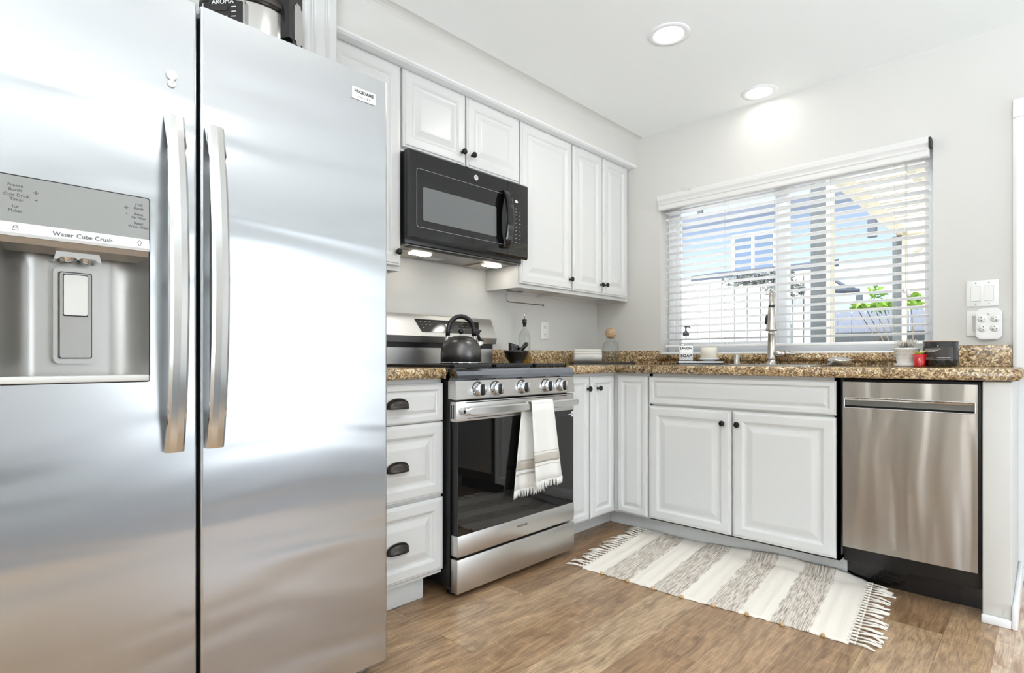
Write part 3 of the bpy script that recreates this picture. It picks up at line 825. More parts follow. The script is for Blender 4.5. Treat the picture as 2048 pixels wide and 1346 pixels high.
# rice cooker on top of the fridge
rcx = thing('rice_cooker', (.555, -2.60, 1.806), 'stainless steel rice cooker with black control panel on top of the refrigerator', 'rice cooker')
CX, CY = .555, -2.600
b = MB(); b.lathe([(0, 0), (.120, 0), (.133, .012), (.1385, .04), (.1385, .228), (.137, .236), (0, .236)], (CX, CY, 1.792), 48); b.build('body', 'steel_handle', rcx)
b = MB(); b.lathe([(0, 0), (.138, 0), (.143, .004), (.142, .022), (.125, .055), (.06, .075), (0, .078)], (CX, CY, 2.034), 48); b.build('lid', 'pull_bronze', rcx)
dv = Vector((cam.location.x - CX, cam.location.y - CY, 0)).normalized()
def rot(v, a): return Vector((v.x * math.cos(a) - v.y * math.sin(a), v.x * math.sin(a) + v.y * math.cos(a), 0))
pdv = rot(dv, -.52); sdv = Vector((-pdv.y, pdv.x, 0))
def face_box(b, c, out, side, w, h, d, bev):
    t = bmesh.new(); bmesh.ops.create_cube(t, size=1)
    for v in t.verts: v.co = Vector((v.co.x * w, v.co.y * h, v.co.z * d))
    if bev: bmesh.ops.bevel(t, geom=[e_ for e_ in t.edges if abs((e_.verts[0].co - e_.verts[1].co).z) > d * .9], offset=bev, segments=4, affect='EDGES')
    M = Matrix.Translation(Vector(c)) @ Matrix((side, Vector((0, 0, 1)), out)).transposed().to_4x4()
    b._merge(t, False, M); return b
O_ = Vector((CX, CY, 0))
pc_ = O_ + pdv * .130
pn = face_box(MB(), (pc_.x, pc_.y, 1.962), pdv, sdv, .118, .130, .032, .018).build('control_panel', 'black_gloss', rcx)
q_ = O_ + pdv * .128; face_box(MB(), (q_.x, q_.y, 1.962), pdv, sdv, .130, .140, .030, .022).build('panel_rim', 'steel_sink', rcx)
pf = O_ + pdv * .1463
text('lettering', 'AROMA', .0190, (pf.x, pf.y, 2.009), sdv, (0, 0, 1), 'ink_white', pn)
q_ = pf + sdv * -.010; face_box(MB(), (q_.x, q_.y, 1.990), pdv, sdv, .052, .015, .002, .002).build('display', 'oven_window', pn)
for i in range(3):
    q_ = pf + sdv * .034; face_box(MB(), (q_.x, q_.y, 1.993 - i * .014), pdv, sdv, .014, .0022, .001, 0).build('lettering', 'ink_white', pn)
    q_ = pf + sdv * (-.030 + .02 * i); face_box(MB(), (q_.x, q_.y, 1.966), pdv, sdv, .010, .0018, .001, 0).build('lettering', 'ink_white', pn)
hd = rot(dv, .92); hs = Vector((-hd.y, hd.x, 0))
hq = O_ + hd * .146; hb = face_box(MB(), (hq.x, hq.y, 2.030), hd, hs, .070, .190, .034, .016).build('handle', 'black_gloss', rcx)
q_ = hq + hd * .018 + hs * .010; face_box(MB(), (q_.x, q_.y, 2.010), hd, hs, .042, .130, .004, .010).build('handle_plate', 'steel_handle', hb)

# ================================================================== MICROWAVE
MY0, MY1, MZ0, MZ1, MX = -1.8605, -1.0995, 1.475, 1.884, .3885
mw = thing('microwave', (.22, -1.48, MZ0), 'black over-the-range microwave hood mounted under the short cabinet', 'microwave')
MB().box(WX + .001, MX - .045, MY0 + .002, MY1 - .002, MZ0, MZ1 - .002, .003).build('body', 'black_satin', mw)
SPY = -1.252
b = MB(); b.prism([(MX - .044, 1.497), (MX - .008, 1.489), (MX, 1.50), (MX, MZ1 - .008), (MX - .008, MZ1), (MX - .044, MZ1)], 'y', MY0, SPY - .001)
md = b.build('door', 'black_gloss', mw)
b = MB()
x = MX + .0006; pts = [(x, y, z) for y, z in rrect(-1.826, -1.262, 1.546, 1.803, .012)]
b.tube(pts, .0009, 6, True); b.build('door_groove', 'panel_grey', md)
MB().prism(rrect(-1.792, -1.335, 1.578, 1.727, .008), 'x', MX - .002, MX + .0012).build('window', 'mw_window', md)
b = MB(); n = 16
pts = []
for k in range(n + 1):
    s_ = k / n; pts.append((MX + .012 + .035 * math.sin(PI * s_) ** .6, -1.279, 1.530 + .285 * s_))
t = bmesh.new(); rings = []
for (px, py, pz) in pts:
    rings.append([t.verts.new(p) for p in ((px - .008, py - .022, pz), (px + .004, py - .022, pz), (px + .007, py - .015, pz), (px + .007, py + .015, pz), (px + .004, py + .022, pz), (px - .008, py + .022, pz))])
for A, B in zip(rings, rings[1:]):
    for i in range(6): t.faces.new((A[i], A[(i + 1) % 6], B[(i + 1) % 6], B[i]))
t.faces.new(rings[0]); t.faces.new(rings[-1][::-1]); b._merge(t, False)
b.box(MX - .001, MX + .02, -1.301, -1.257, 1.528, 1.545, .003).box(MX - .001, MX + .02, -1.301, -1.257, 1.80, 1.817, .003)
b.build('handle', 'black_gloss', md)
lg = MB().lathe([(0, 0), (.013, 0), (.013, .0016), (.0115, .0018), (0, .0018)], (MX, -1.473, 1.842), 28, dirv=(1, 0, 0)).build('emblem', 'panel_light', md)
text('emblem_lettering', 'GE', .013, (MX + .002, -1.473, 1.842), (0, 1, 0), (0, 0, 1), 'ink_grey', md)
b = MB(); b.prism([(MX - .044, 1.497), (MX - .008, 1.489), (MX, 1.50), (MX, MZ1 - .008), (MX - .008, MZ1), (MX - .044, MZ1)], 'y', SPY + .001, MY1)
mc = b.build('control_panel', 'black_gloss', mw)
b = MB(); b.tube([(MX + .0006, y, z) for y, z in rrect(-1.246, -1.125, 1.535, 1.812, .004)], .0008, 6, True); b.build('panel_groove', 'slot_dark', mc)
text('display', '225', .015, (MX + .001, -1.19, 1.782), (0, 1, 0), (0, 0, 1), 'led_white', mc)
for j in range(3):
    b = MB()
    for i, z in enumerate((1.745, 1.728, 1.712, 1.692, 1.670, 1.650, 1.630, 1.610, 1.590, 1.570)):
        if i == 0 and j == 2: continue
        y = -1.222 + j * .030; wd = .007 if (i + j) % 3 else .011
        b.box(MX, MX + .0008, y - wd / 2, y + wd / 2, z - .0012, z + .0012)
    b.build('key_lettering', 'panel_grey', mc)
b = MB(); b.box(WX + .02, MX - .05, MY0 + .01, MY1 - .01, MZ0 - .006, MZ0, .002)
mb_ = b.build('underside', 'hood_grey', mw)
MB().box(MX - .09, MX - .052, MY0 + .03, MY1 - .03, MZ0 - .0085, MZ0 - .0055, .001).build('front_vent', 'slot_dark', mb_)
for y0 in (-1.80, -1.30): MB().box(.10, .235, y0, y0 + .155, MZ0 - .011, MZ0 - .0055, .002).build('grease_filter', 'filter_mesh', mb_)
MB().box(.12, .18, -1.62, -1.50, MZ0 - .008, MZ0 - .0055, .001).build('rating_label', 'hood_plate', mb_)
for y0 in (-1.74, -1.265): MB().box(.205, .25, y0, y0 + .105, MZ0 - .016, MZ0 - .0055, .004).build('lamp', 'hood_lamp', mb_)

# ================================================================== GAS RANGE
RY0, RY1 = -1.8605, -1.0965; RXF = .6946
rg_ = thing('gas_range', (.37, -1.48, 0), 'stainless steel freestanding gas range with black glass oven door', 'range')
b = MB(); b.box(.085, .648, RY0 + .004, RY1 - .004, .04, .905, .003); b.build('body', 'black_satin', rg_)
for x in (.14, .61):
    for y in (RY0 + .05, RY1 - .05): MB().lathe([(0, 0), (.022, 0), (.022, .008), (.009, .012), (.009, .042), (0, .042)], (x, y, 0), 16).build('foot', 'feet_black', rg_)
b = MB(); b.box(.085, .64, RY0, RY1, .905, .921, .004); b.build('cooktop', 'black_gloss', rg_)
b = MB(); b.prism([(.63, .876), (RXF - .006, .876), (RXF + .002, .884), (RXF + .004, .898), (RXF - .004, .914), (RXF - .02, .923), (.63, .921)], 'y', RY0 + .004, RY1 - .004); b.build('front_rail', 'steel_rail', rg_)
b = MB(); b.prism([(.645, .803), (RXF, .800), (RXF + .002, .805), (RXF - .004, .876), (.645, .876)], 'y', RY0, RY1)
cp = b.build('control_panel', 'steel_range', rg_)
for y in (-1.742, -1.640, -1.475, -1.311, -1.205):
    k = MB(); k.lathe([(0, 0), (.031, 0), (.031, .005), (.027, .007), (.0265, .020), (.0245, .026), (.018, .028), (0, .028)], (RXF - .002, y, .838), 36, dirv=(1, 0, 0))
    ko = k.build('knob', 'chrome', cp)
    MB().box(RXF + .018, RXF + .0345, y - .0065, y + .0065, .838 - .0225, .838 + .0225, .003).build('knob_grip', 'black_satin', ko)
    MB().box(RXF + .020, RXF + .0350, y + .0066, y + .0125, .838 - .020, .838 + .020, .003).build('knob_grip', 'chrome', ko)
    MB().lathe([(0, 0), (.034, 0), (.034, .002), (0, .002)], (RXF - .003, y, .838), 36, dirv=(1, 0, 0)).build('knob_ring', 'black_satin', ko)
# oven door
b = MB(); b.box(.652, RXF - .004, RY0 + .012, RY1 - .006, .168, .794, .002); od = b.build('oven_door', 'black_satin', rg_)
b = MB(); b.prism(rrect(RY0 + .010, RY1 - .006, .255, .716, .002), 'x', RXF - .005, RXF - .0005); b.build('door_glass', 'black_glass', od)
b = MB(); b.box(.655, RXF, RY0 + .0, RY1 - .002, .712, .793, .003); b.build('door_top_rail', 'steel_range', od)
b = MB()
for j in range(2): b.box(.664 + j * .012, .669 + j * .012, RY0 - .0008, RY0 + .002, .724, .780)
b.box(RXF - .001, RXF + .0006, RY0 + .05, RY1 - .06, .7855, .789).box(RXF - .001, RXF + .0006, RY0 + .06, RY1 - .2, .7215, .7245)
b.build('vent_slot', 'slot_dark', od)
b = MB(); b.box(.655, RXF + .001, RY0 + .006, RY1 - .002, .172, .256, .002); bt = b.build('door_bottom_rail', 'steel_range', od)
text('lettering', 'FRIGIDAIRE', .0135, (RXF + .0016, -1.475, .222), (0, 1, 0), (0, 0, 1), 'ink_grey', od)
b = MB(); n = 24; rings = []
for k in range(n + 1):
    s_ = k / n; y = RY0 + .022 + (RY1 - RY0 - .03) * s_; xo = RXF + .036 + .018 * math.sin(PI * s_); e_ = .4 + .6 * min(1, min(s_, 1 - s_) * n / 1.5) ** .5
    rings.append([(xo - .014, y, .754 - .016 * e_), (xo - .004, y, .754 - .018 * e_), (xo, y, .754 - .012 * e_), (xo, y, .754 + .012 * e_), (xo - .004, y, .754 + .018 * e_), (xo - .014, y, .754 + .016 * e_)])
loft(b, rings)
for y in (RY0 + .035, RY1 - .022): b.box(RXF - .002, RXF + .034, y - .013, y + .013, .740, .768, .003)
b.build('handle', 'steel_handle', od)
st = MB().box(RXF - .0004, RXF + .0004, -1.118, -1.104, .680, .706).build('sticker', 'ink_white', od)
MB().box(RXF - .0004, RXF + .0006, -1.140, -1.118, .6905, .694).build('sticker', 'ink_white', od)
b = MB()
for y in (-1.114, -1.109): b.box(RXF, RXF + .0006, y - .001, y + .001, .688, .698)
b.build('sticker_mark', 'ink_black', od)
b = MB(); b.box(.654, RXF + .002, RY0 + .004, RY1 - .001, .026, .162, .003); b.build('drawer', 'steel_range', rg_)
b = MB(); b.box(.60, .648, RY0 + .01, RY1 - .01, .03, .17); b.build('drawer_gap', 'slot_dark', rg_)
# backguard
b = MB(); bx = WX + .024
b.prism([(bx, .921), (.118, .921), (.118, 1.022), (.112, 1.028), (.112, 1.046), (.143, 1.046), (.152, 1.078), (.106, 1.184), (.096, 1.189), (bx, 1.189)], 'y', RY0 + .001, RY1 - .001)
bgd = b.build('backguard', 'steel_range', rg_)
MB().box(.112, .1195, RY0 + .003, RY1 - .003, 1.020, 1.046).build('vent_slot', 'black_satin', bgd)
# control display lies on the sloping face
S0, S1 = Vector((.152, 0, 1.078)), Vector((.106, 0, 1.184)); Sd = (S1 - S0).normalized(); Sn = Vector((Sd.z, 0, -Sd.x))
def on_slope(y, t_, o_=0): p = S0 + Sd * t_ + Sn * o_; return Vector((p.x, y, p.z))
t = bmesh.new()
cr = [(-1.640, .093), (-1.205, .093), (-1.225, .022), (-1.612, .022)]
A = [t.verts.new(on_slope(y, k, -.001)) for y, k in cr]; B = [t.verts.new(on_slope(y, k, .0018)) for y, k in cr]
for i in range(4): t.faces.new((A[i], A[(i + 1) % 4], B[(i + 1) % 4], B[i]))
t.faces.new(A); t.faces.new(B)
b = MB(); b._merge(t); dsp = b.build('display', 'oven_window', bgd)
text('clock_digits', '2:26', .017, on_slope(-1.435, .064, .0024), (0, 1, 0), Sd, 'led_white', bgd)
b = MB()
for i, (y, k) in enumerate([(-1.605, .08), (-1.575, .08), (-1.548, .08), (-1.60, .063), (-1.575, .063), (-1.55, .063), (-1.595, .047), (-1.47, .035), (-1.445, .035), (-1.42, .035), (-1.40, .078), (-1.33, .08), (-1.30, .08), (-1.27, .08), (-1.33, .063), (-1.30, .063), (-1.27, .063), (-1.33, .046), (-1.30, .046), (-1.27, .046)]):
    P = on_slope(y, k, .002); b.quad([P + Vector((0, -.006, 0)) - Sd * .0007, P + Vector((0, .006, 0)) - Sd * .0007, P + Vector((0, .005, 0)) + Sd * .0007, P + Vector((0, -.004, 0)) + Sd * .0007])
b.build('key_lettering', 'panel_grey', bgd)
# burners and grates
for x, y, r in ((.24, -1.70, .045), (.50, -1.70, .05), (.37, -1.48, .055), (.24, -1.26, .04), (.50, -1.26, .05)):
    bo = MB().lathe([(0, .0), (r, 0), (r, .010), (r * .8, .014), (0, .014)], (x, y, .920), 28).build('burner', 'panel_grey', rg_)
    MB().lathe([(0, 0), (r * .85, 0), (r * .85, .003), (r * .7, .0045), (0, .0045)], (x, y, .9342), 28).build('burner_cap', 'iron_grate', bo)
GZ = .941
for y0, y1 in ((RY0 + .012, -1.615), (-1.608, -1.352), (-1.345, RY1 - .012)):
    b = MB(); x0, x1 = .135, .655
    for y in (y0, y1 - .012): b.box(x0, x1, y, y + .012, GZ - .014, GZ, .002)
    for x in (x0, x1 - .012, (x0 + x1) / 2 - .006): b.box(x, x + .012, y0, y1, GZ - .014, GZ, .002)
    for i in range(1, 4):
        y = y0 + (y1 - y0) * i / 4; b.box(x0, x0 + .17, y - .004, y + .004, GZ - .012, GZ, .002).box(x1 - .17, x1, y - .004, y + .004, GZ - .012, GZ, .002)
    for x in (.215, .29, .46, .54):
        b.box(x, x + .009, y0, y0 + .085, GZ - .012, GZ, .002).box(x, x + .009, y1 - .085, y1, GZ - .012, GZ, .002)
    for x in (x0 + .005, x1 - .012, .39):
        for y in (y0, y1 - .012): b.box(x, x + .010, y + .001, y + .011, .920, GZ - .010)
    b.build('grate', 'iron_grate', rg_)
# towel over the oven handle
tw = thing('dish_towel', (RXF + .05, -1.41, .37), 'white fringed dish towel draped over the oven door handle', 'towel')
HX = RXF + .0585
def towel_fn(ya, yb, xs, zs, spread, ph):
    def f(u, v):
        # v runs over the path, u across the width
        m = len(xs) - 1; k = min(int(v * m), m - 1); f_ = v * m - k
        x = xs[k] + (xs[k + 1] - xs[k]) * f_; z = zs[k] + (zs[k + 1] - zs[k]) * f_
        drop = max(0, (.772 - z) / .4)
        y = ya + (yb - ya) * u + spread[0] * drop * (1 - u) + spread[1] * drop * u
        x += .006 * math.sin(u * 9 + ph) * drop * 1.2 + .003 * math.sin(u * 17 + ph) * drop
        return Vector((x, y, z))
    return f
zf = .425; zk = .40
def piece(name, mat, za, zb, front, th=.003):
    if front: fn = towel_fn(-1.481, -1.335, [HX + .005, HX + .006], [za, zb], (.022, .075), .5)
    else: fn = towel_fn(-1.500, -1.40, [HX - .032, HX - .036], [za, zb], (-.060, .055), 2.0)
    b = MB(); b.grid(fn, 20, 10, th); return b.build(name, mat, tw)
b = MB(); fnt = towel_fn(-1.481, -1.335, [HX + .005, HX + .004, HX, HX - .008, HX - .018, HX - .026, HX - .030], [.765, .776, .780, .781, .780, .776, .764], (0, 0), 0)
b.grid(fnt, 20, 12, .003); b.build('fold', 'towel_white', tw)
piece('front_panel', 'towel_white', .767, .415, True)
piece('back_panel', 'towel_white', .766, .385, False)
def band(za, zb, front):
    th = .0045
    if front: fn = towel_fn(-1.482, -1.334, [HX + .006, HX + .007], [za, zb], (.022, .075), .5)
    else: fn = towel_fn(-1.501, -1.399, [HX - .031, HX - .035], [za, zb], (-.060, .055), 2.0)
    b = MB(); b.grid(fn, 20, 3, th); return b.build('woven_band', 'towel_band', tw)
for za, zb in ((.553, .550), (.541, .504), (.492, .489)): band(za, zb, True)
for za, zb in ((.520, .517), (.508, .473), (.462, .459)): band(za, zb, False)
random.seed(3)
for front in (True, False):
    b = MB()
    fn = towel_fn(-1.481, -1.335, [HX + .005, HX + .006], [.767, .415], (.022, .075), .5) if front else towel_fn(-1.500, -1.40, [HX - .032, HX - .036], [.766, .385], (-.060, .055), 2.0)
    for k in range(36):
        p = fn(k / 35, 1.0); p2 = p + Vector((random.uniform(-.003, .003), random.uniform(-.005, .005), -.022 - random.random() * .010))
        b.tube([p + Vector((0, 0, .006)), (p + p2) / 2 + Vector((random.uniform(-.002, .002), 0, 0)), p2], [.0022, .002, .0012], 5)
    b.build('fringe', 'towel_white', tw)

# kettle
KX, KY = .32, -1.510
kt = thing('kettle', (KX, KY, GZ), 'dark grey whistling kettle with arched handle standing on the range grate', 'kettle')
b = MB(); b.lathe([(0, 0), (.095, 0), (.099, .004), (.0985, .045), (.096, .070), (.088, .093), (.073, .110), (.055, .119), (.052, .121), (0, .122)], (KX, KY, GZ + .005), 48); b.build('body', 'kettle_grey', kt)
MB().lathe([(0, 0), (.0985, 0), (.101, .002), (.100, .006), (0, .006)], (KX, KY, GZ + .001), 48).build('base_ring', 'chrome', kt)
kl = MB().lathe([(.052, .0), (.050, .004), (.030, .011), (0, .013)], (KX, KY, GZ + .125), 40).build('lid', 'kettle_grey', kt)
MB().lathe([(.007, 0), (.006, .012), (0, .012)], (KX, KY, GZ + .135), 16).build('knob_stem', 'chrome', kl)
MB().lathe([(0, 0), (.009, .001), (.0135, .008), (.014, .014), (.010, .022), (0, .025)], (KX, KY, GZ + .146), 20).build('lid_knob', 'black_satin', kl)
ax = Vector((.722, .692, 0)); ax = rot(ax, .35)   # handle plane seen nearly face on
K = Vector((KX, KY, 0))
pts = []
for k in range(25):
    a = PI - k * PI / 24; pts.append(K + ax * (.064 * math.cos(a)) + Vector((0, 0, GZ + .158 + .072 * math.sin(a))))
pts = [K - ax * .066 + Vector((0, 0, GZ + .136))] + pts + [K + ax * .066 + Vector((0, 0, GZ + .136))]
MB().tube(pts, .0095, 12, flat=(1.25, .9)).build('handle', 'black_satin', kt)
b = MB()
for s_ in (-1, 1):
    b.tube([K + ax * .066 * s_ + Vector((0, 0, GZ + .140)), K + ax * .072 * s_ + Vector((0, 0, GZ + .112)), K + ax * .076 * s_ + Vector((0, 0, GZ + .100))], [.0085, .008, .007], 10)
b.build('handle_bracket', 'chrome', kt)
b = MB(); b.tube([K + ax * .075 + Vector((0, 0, GZ + .072)), K + ax * .098 + Vector((0, 0, GZ + .100)), K + ax * .104 + Vector((0, 0, GZ + .112))], [.024, .018, .015], 16)
sp2 = b.build('spout', 'chrome', kt)
b = MB(); b.tube([K + ax * .100 + Vector((0, 0, GZ + .108)), K + ax * .106 + Vector((0, 0, GZ + .118))], [.0165, .015], 14)
b.tube([K + ax * .094 + Vector((0, 0, GZ + .120)), K + ax * .086 + Vector((0, 0, GZ + .142)), K + ax * .093 + Vector((0, 0, GZ + .160)), K + ax * .103 + Vector((0, 0, GZ + .162))], [.008, .008, .007, .005], 10)
b.build('spout_cap', 'black_satin', sp2)

# mortar and pestle, scoop, oil bottle on the corner counter
OX, OY = .215, -1.005
mo = MB(); mo.lathe([(0, 0), (.040, 0), (.043, .006), (.040, .012), (.060, .040), (.066, .062), (.0715, .068), (.0715, .078), (.066, .080), (.060, .070), (.050, .045), (.03, .022), (0, .018)], (OX, OY, CT + .001), 40)
tag(mo.build('mortar', 'black_satin'), 'black stone mortar bowl on the counter between kettle and oil bottle', 'mortar')
rt_ = Vector((.722, .692, 0)); fw_ = Vector((-.692, .722, 0))
O = Vector((OX, OY, CT))
b = MB(); b.tube([O + rt_ * -.012 + Vector((0, 0, .034)), O + rt_ * .02 + Vector((0, 0, .075)), O + rt_ * .047 + Vector((0, 0, .106)), O + rt_ * .056 + Vector((0, 0, .115))], [.014, .011, .012, .013], 14)
b.lathe([(0, -.013), (.009, -.010), (.014, 0), (.010, .010), (0, .013)], O + rt_ * .056 + Vector((0, 0, .116)), 16)
tag(b.build('pestle', 'black_gloss'), 'black pestle leaning to the right inside the mortar', 'pestle')
b = MB()
def scoop(u, v):
    a = -1.1 + 2.2 * u; r = .030 * (1 - .35 * v)
    return O + rt_ * (-.026 + .020 * math.sin(a) + .025 * v * u) + fw_ * (.024 - r * .5 * math.cos(a)) + Vector((0, 0, .050 + .078 * v - .020 * u * v))
b.grid(scoop, 12, 8, .004)
b.tube([O + rt_ * -.012 + fw_ * .026 + Vector((0, 0, .060)), O + rt_ * .000 + fw_ * .028 + Vector((0, 0, .112)), O + rt_ * .015 + fw_ * .03 + Vector((0, 0, .092)), O + rt_ * .027 + fw_ * .032 + Vector((0, 0, .076))], [.010, .012, .010, .007], 10)
tag(b.build('scoop', 'black_gloss'), 'glossy black scoop standing on the left inside the mortar', 'scoop')
BX, BY = .14, -.854
ob = thing('oil_bottle', (BX, BY, CT), 'clear glass olive oil bottle with black pourer in front of the backsplash', 'bottle')
b = MB(); b.lathe([(0, .001), (.034, .001), (.036, .006), (.036, .160), (.033, .180), (.022, .200), (.0125, .212), (.0115, .236), (.013, .238), (.013, .243), (.0095, .243), (.0095, .214), (.020, .196), (.031, .176), (.0335, .158), (.0335, .008), (0, .006)], (BX, BY, CT + .0005), 32); b.build('glass', 'bottle_glass', ob)
MB().lathe([(0, .007), (.033, .007), (.033, .064), (0, .064)], (BX, BY, CT), 28).build('oil', 'oil', ob)
MB().lathe([(.0095, .225), (.0095, .243), (.013, .244), (.014, .250), (.011, .256), (.014, .262), (.013, .268), (0, .270)], (BX, BY, CT), 18).build('stopper', 'black_satin', ob)
MB().tube([(BX, BY, CT + .266), (BX, BY, CT + .296), (BX + .002, BY + .002, CT + .302), (BX + .011, BY + .009, CT + .303)], .0032, 8).build('spout', 'chrome', ob)

# wall outlet on left wall
def outletA(y, z):
    o = thing('wall_outlet', (WX, y, z), 'white duplex outlet on the left wall behind the oil bottle', 'outlet')
    pl = MB().box(WX + .0005, WX + .006, y - .035, y + .035, z - .057, z + .057, .002).build('cover_plate', 'plastic_white', o)
    for dz in (.024, -.024):
        r = MB().prism(rrect(y - .017, y + .017, z + dz - .016, z + dz + .016, .008), 'x', WX + .004, WX + .0075).build('socket', 'plastic_outlet', o)
        b = MB(); b.box(WX + .007, WX + .0078, y - .008, y - .006, z + dz - .004, z + dz + .006).box(WX + .007, WX + .0078, y + .006, y + .008, z + dz - .003, z + dz + .006).box(WX + .007, WX + .0078, y - .002, y + .002, z + dz - .011, z + dz - .007)
        b.build('slot', 'slot_dark', r)
outletA(-.580, 1.143)
# wire paper towel holder under the tall cabinet
b = MB(); y0 = -1.06
b.tube([(.205, -.955, 1.352), (.205, -.955, 1.345), (.205, -1.065, 1.345), (.205, -1.075, 1.335), (.205, -1.075, 1.300), (.205, -1.070, 1.288), (.205, -1.055, 1.284), (.205, -.76, 1.284)], .0032, 8)
b.lathe([(0, 0), (.006, 0), (.006, .006), (0, .006)], (.205, -.757, 1.284), 10, dirv=(0, -1, 0)).box(.192, .218, -.985, -.945, 1.345, 1.3515, .002).box(.192, .218, -1.075, -1.045, 1.345, 1.3515, .002)
tag(b.build('paper_towel_holder', 'wire_metal'), 'bare steel wire paper towel holder screwed under the tall cabinet', 'towel holder')

# ================================================================== DISHWASHER
DX0, DX1 = 1.760, 2.206
dw = thing('dishwasher', (1.98, -.33, 0), 'slim stainless steel dishwasher with pocket handle right of the sink cabinet', 'dishwasher')
MB().box(DX0 - .006, DX1 + .006, -.585, -.03, .10, .880, .003).build('body', 'black_satin', dw)
MB().box(DX0 - .008, DX1 + .007, -.505, -.49, .0, .18).build('kick_plate', 'black_gloss', dw)
MB().box(DX0 + .01, DX1 - .005, -.518, -.505, .10, .17, .002).build('kick_cover', 'black_gloss', dw)
b = MB(); hz0, hz1, hx0_, hx1_ = .760, .802, 1.768, 2.194
b.box(DX0 + .002, DX1 - .004, -DF, -.588, .172, hz0).box(DX0 + .002, DX1 - .004, -DF, -.588, hz1, .868).box(DX0 + .002, hx0_, -DF, -.588, hz0, hz1).box(hx1_, DX1 - .004, -DF, -.588, hz0, hz1)
dd = b.build('door', 'steel_dish', dw)
b = MB()
b.prism([(-.590, hz0), (-.598, hz0), (-DF + .006, hz0 + .012), (-DF + .006, hz0 + .010)], 'x', hx0_, hx1_)
b.box(hx0_, hx1_, -.596, -.590, hz0, hz1)
b.build('handle_pocket', 'hood_grey', dd)
b = MB(); pts = rrect(hx0_, hx1_, hz0, hz1, .003); b.tube([(x, -DF - .001, z) for x, z in pts], .0022, 8, True)
b.prism([(-DF - .002, hz1), (-DF - .006, hz1 - .004), (-DF - .002, hz1 - .010), (-DF + .012, hz1 - .006), (-DF + .012, hz1)], 'x', hx0_, hx1_)
b.build('handle_rim', 'chrome', dd)
# ================================================================== SINK AND TAPWARE
sk = thing('sink', (1.29, -.365, CT), 'stainless steel kitchen sink set in the granite below the window', 'sink')
b = MB(); zr = CT + .004
o_ = rrect(hx0 - .018, hx1 + .018, hy0 - .018, hy1 + .018, .03); i_ = rrect(hx0 + .006, hx1 - .006, hy0 + .006, hy1 - .006, .05); bt_ = rrect(hx0 + .03, hx1 - .03, hy0 + .03, hy1 - .03, .06)
t = bmesh.new()
R0 = [t.verts.new((x, y, CT + .0005)) for x, y in o_]; R1 = [t.verts.new((x, y, zr)) for x, y in o_]; R2 = [t.verts.new((x, y, zr)) for x, y in i_]; R3 = [t.verts.new((x, y, CT - .19)) for x, y in bt_]
for A, B in ((R0, R1), (R1, R2), (R2, R3)):
    for k in range(len(A)): t.faces.new((A[k], A[(k + 1) % len(A)], B[(k + 1) % len(A)], B[k]))
t.faces.new(R3); b._merge(t, False)
b.build('basin', 'steel_sink', sk)
MB().lathe([(0, 0), (.045, 0), (.045, .003), (.038, .004), (.03, .001), (0, .001)], (1.29, -.36, CT - .1895), 28).build('drain', 'chrome', sk)
TX, TY = 1.300, -.125
fc = thing('faucet', (TX, TY, CT), 'brushed nickel gooseneck kitchen faucet with pull-down spray head in front of window', 'faucet')
T = Vector((TX, TY, CT + .0006)); fd = Vector((.324, -.946, 0)); fs = Vector((.946, .324, 0))
b = MB(); b.lathe([(0, 0), (.033, 0), (.033, .004), (.027, .010), (.024, .022), (.024, .032), (.026, .035), (.024, .038), (.0215, .042), (.0205, .11), (.0185, .165), (.020, .168), (.020, .174), (.017, .176), (.0155, .215), (0, .215)], T, 32); b.build('column', 'nickel', fc)
pts = [T + Vector((0, 0, .20))]
for k in range(13):
    a = PI - k * PI / 12; pts.append(T + fd * (.080 + .080 * math.cos(a)) + Vector((0, 0, .305 + .080 * math.sin(a))))
pts.append(T + fd * .160 + Vector((0, 0, .295)))
MB().tube(pts, .0132, 14).build('spout', 'nickel', fc)
HP = T + fd * .160
sh = MB().lathe([(0, .300), (.0145, .300), (.0165, .296), (.0165, .288), (.018, .284), (.022, .24), (.0265, .195), (.030, .186), (.030, .181), (.024, .177), (0, .177)], HP, 28).build('spray_head', 'nickel', fc)
MB().lathe([(.0150, .300), (.0150, .313), (0, .313)], HP, 20).build('collar', 'black_satin', sh)
q_ = HP - fs * .0235; MB().tube([q_ + Vector((0, 0, .262)) + fs * .004, q_ + Vector((0, 0, .25)), q_ + Vector((0, 0, .212)) - fs * .003], [.006, .007, .006], 8).build('button', 'black_satin', sh)
b = MB(); b.tube([T + Vector((0, 0, .060)), T + fs * .040 + Vector((0, 0, .062)), T + fs * .066 + Vector((0, 0, .063))], [.019, .021, .018], 18)
b.tube([T + fs * .066 + Vector((0, 0, .063)), T + fs * .076 + Vector((0, 0, .064)), T + fs * .094 + Vector((0, 0, .061)), T + fs * .108 + Vector((0, 0, .059))], [.014, .017, .008, .007], 12)
b.lathe([(0, -.006), (.007, -.004), (.007, .004), (0, .006)], T + fs * .110 + Vector((0, 0, .059)), 12, dirv=tuple(fs))
b.build('lever', 'nickel', fc)
ag = thing('soap_pump_cap', (1.112, -.14, CT), 'small brushed steel air gap cap beside the sink, left of faucet', 'air gap')
MB().lathe([(0, 0), (.022, 0), (.022, .003), (.0175, .004), (.0175, .054), (.0155, .058), (0, .058)], (1.112, -.125, CT + .0005), 24).build('cap', 'nickel', ag)
q_ = Vector((1.112, -.125, CT + .032)) + fs * .016; face_box(MB(), q_, fs, Vector((-fs.y, fs.x, 0)), .014, .022, .006, 0).build('vent_slot', 'slot_dark', ag)
SX, SY = 1.512, -.235
SX, SY = 1.655, -.235
sdw = thing('sink_strainer', (SX, SY, CT), 'round domed stainless steel sink plug resting on the counter beside sink', 'sink plug')
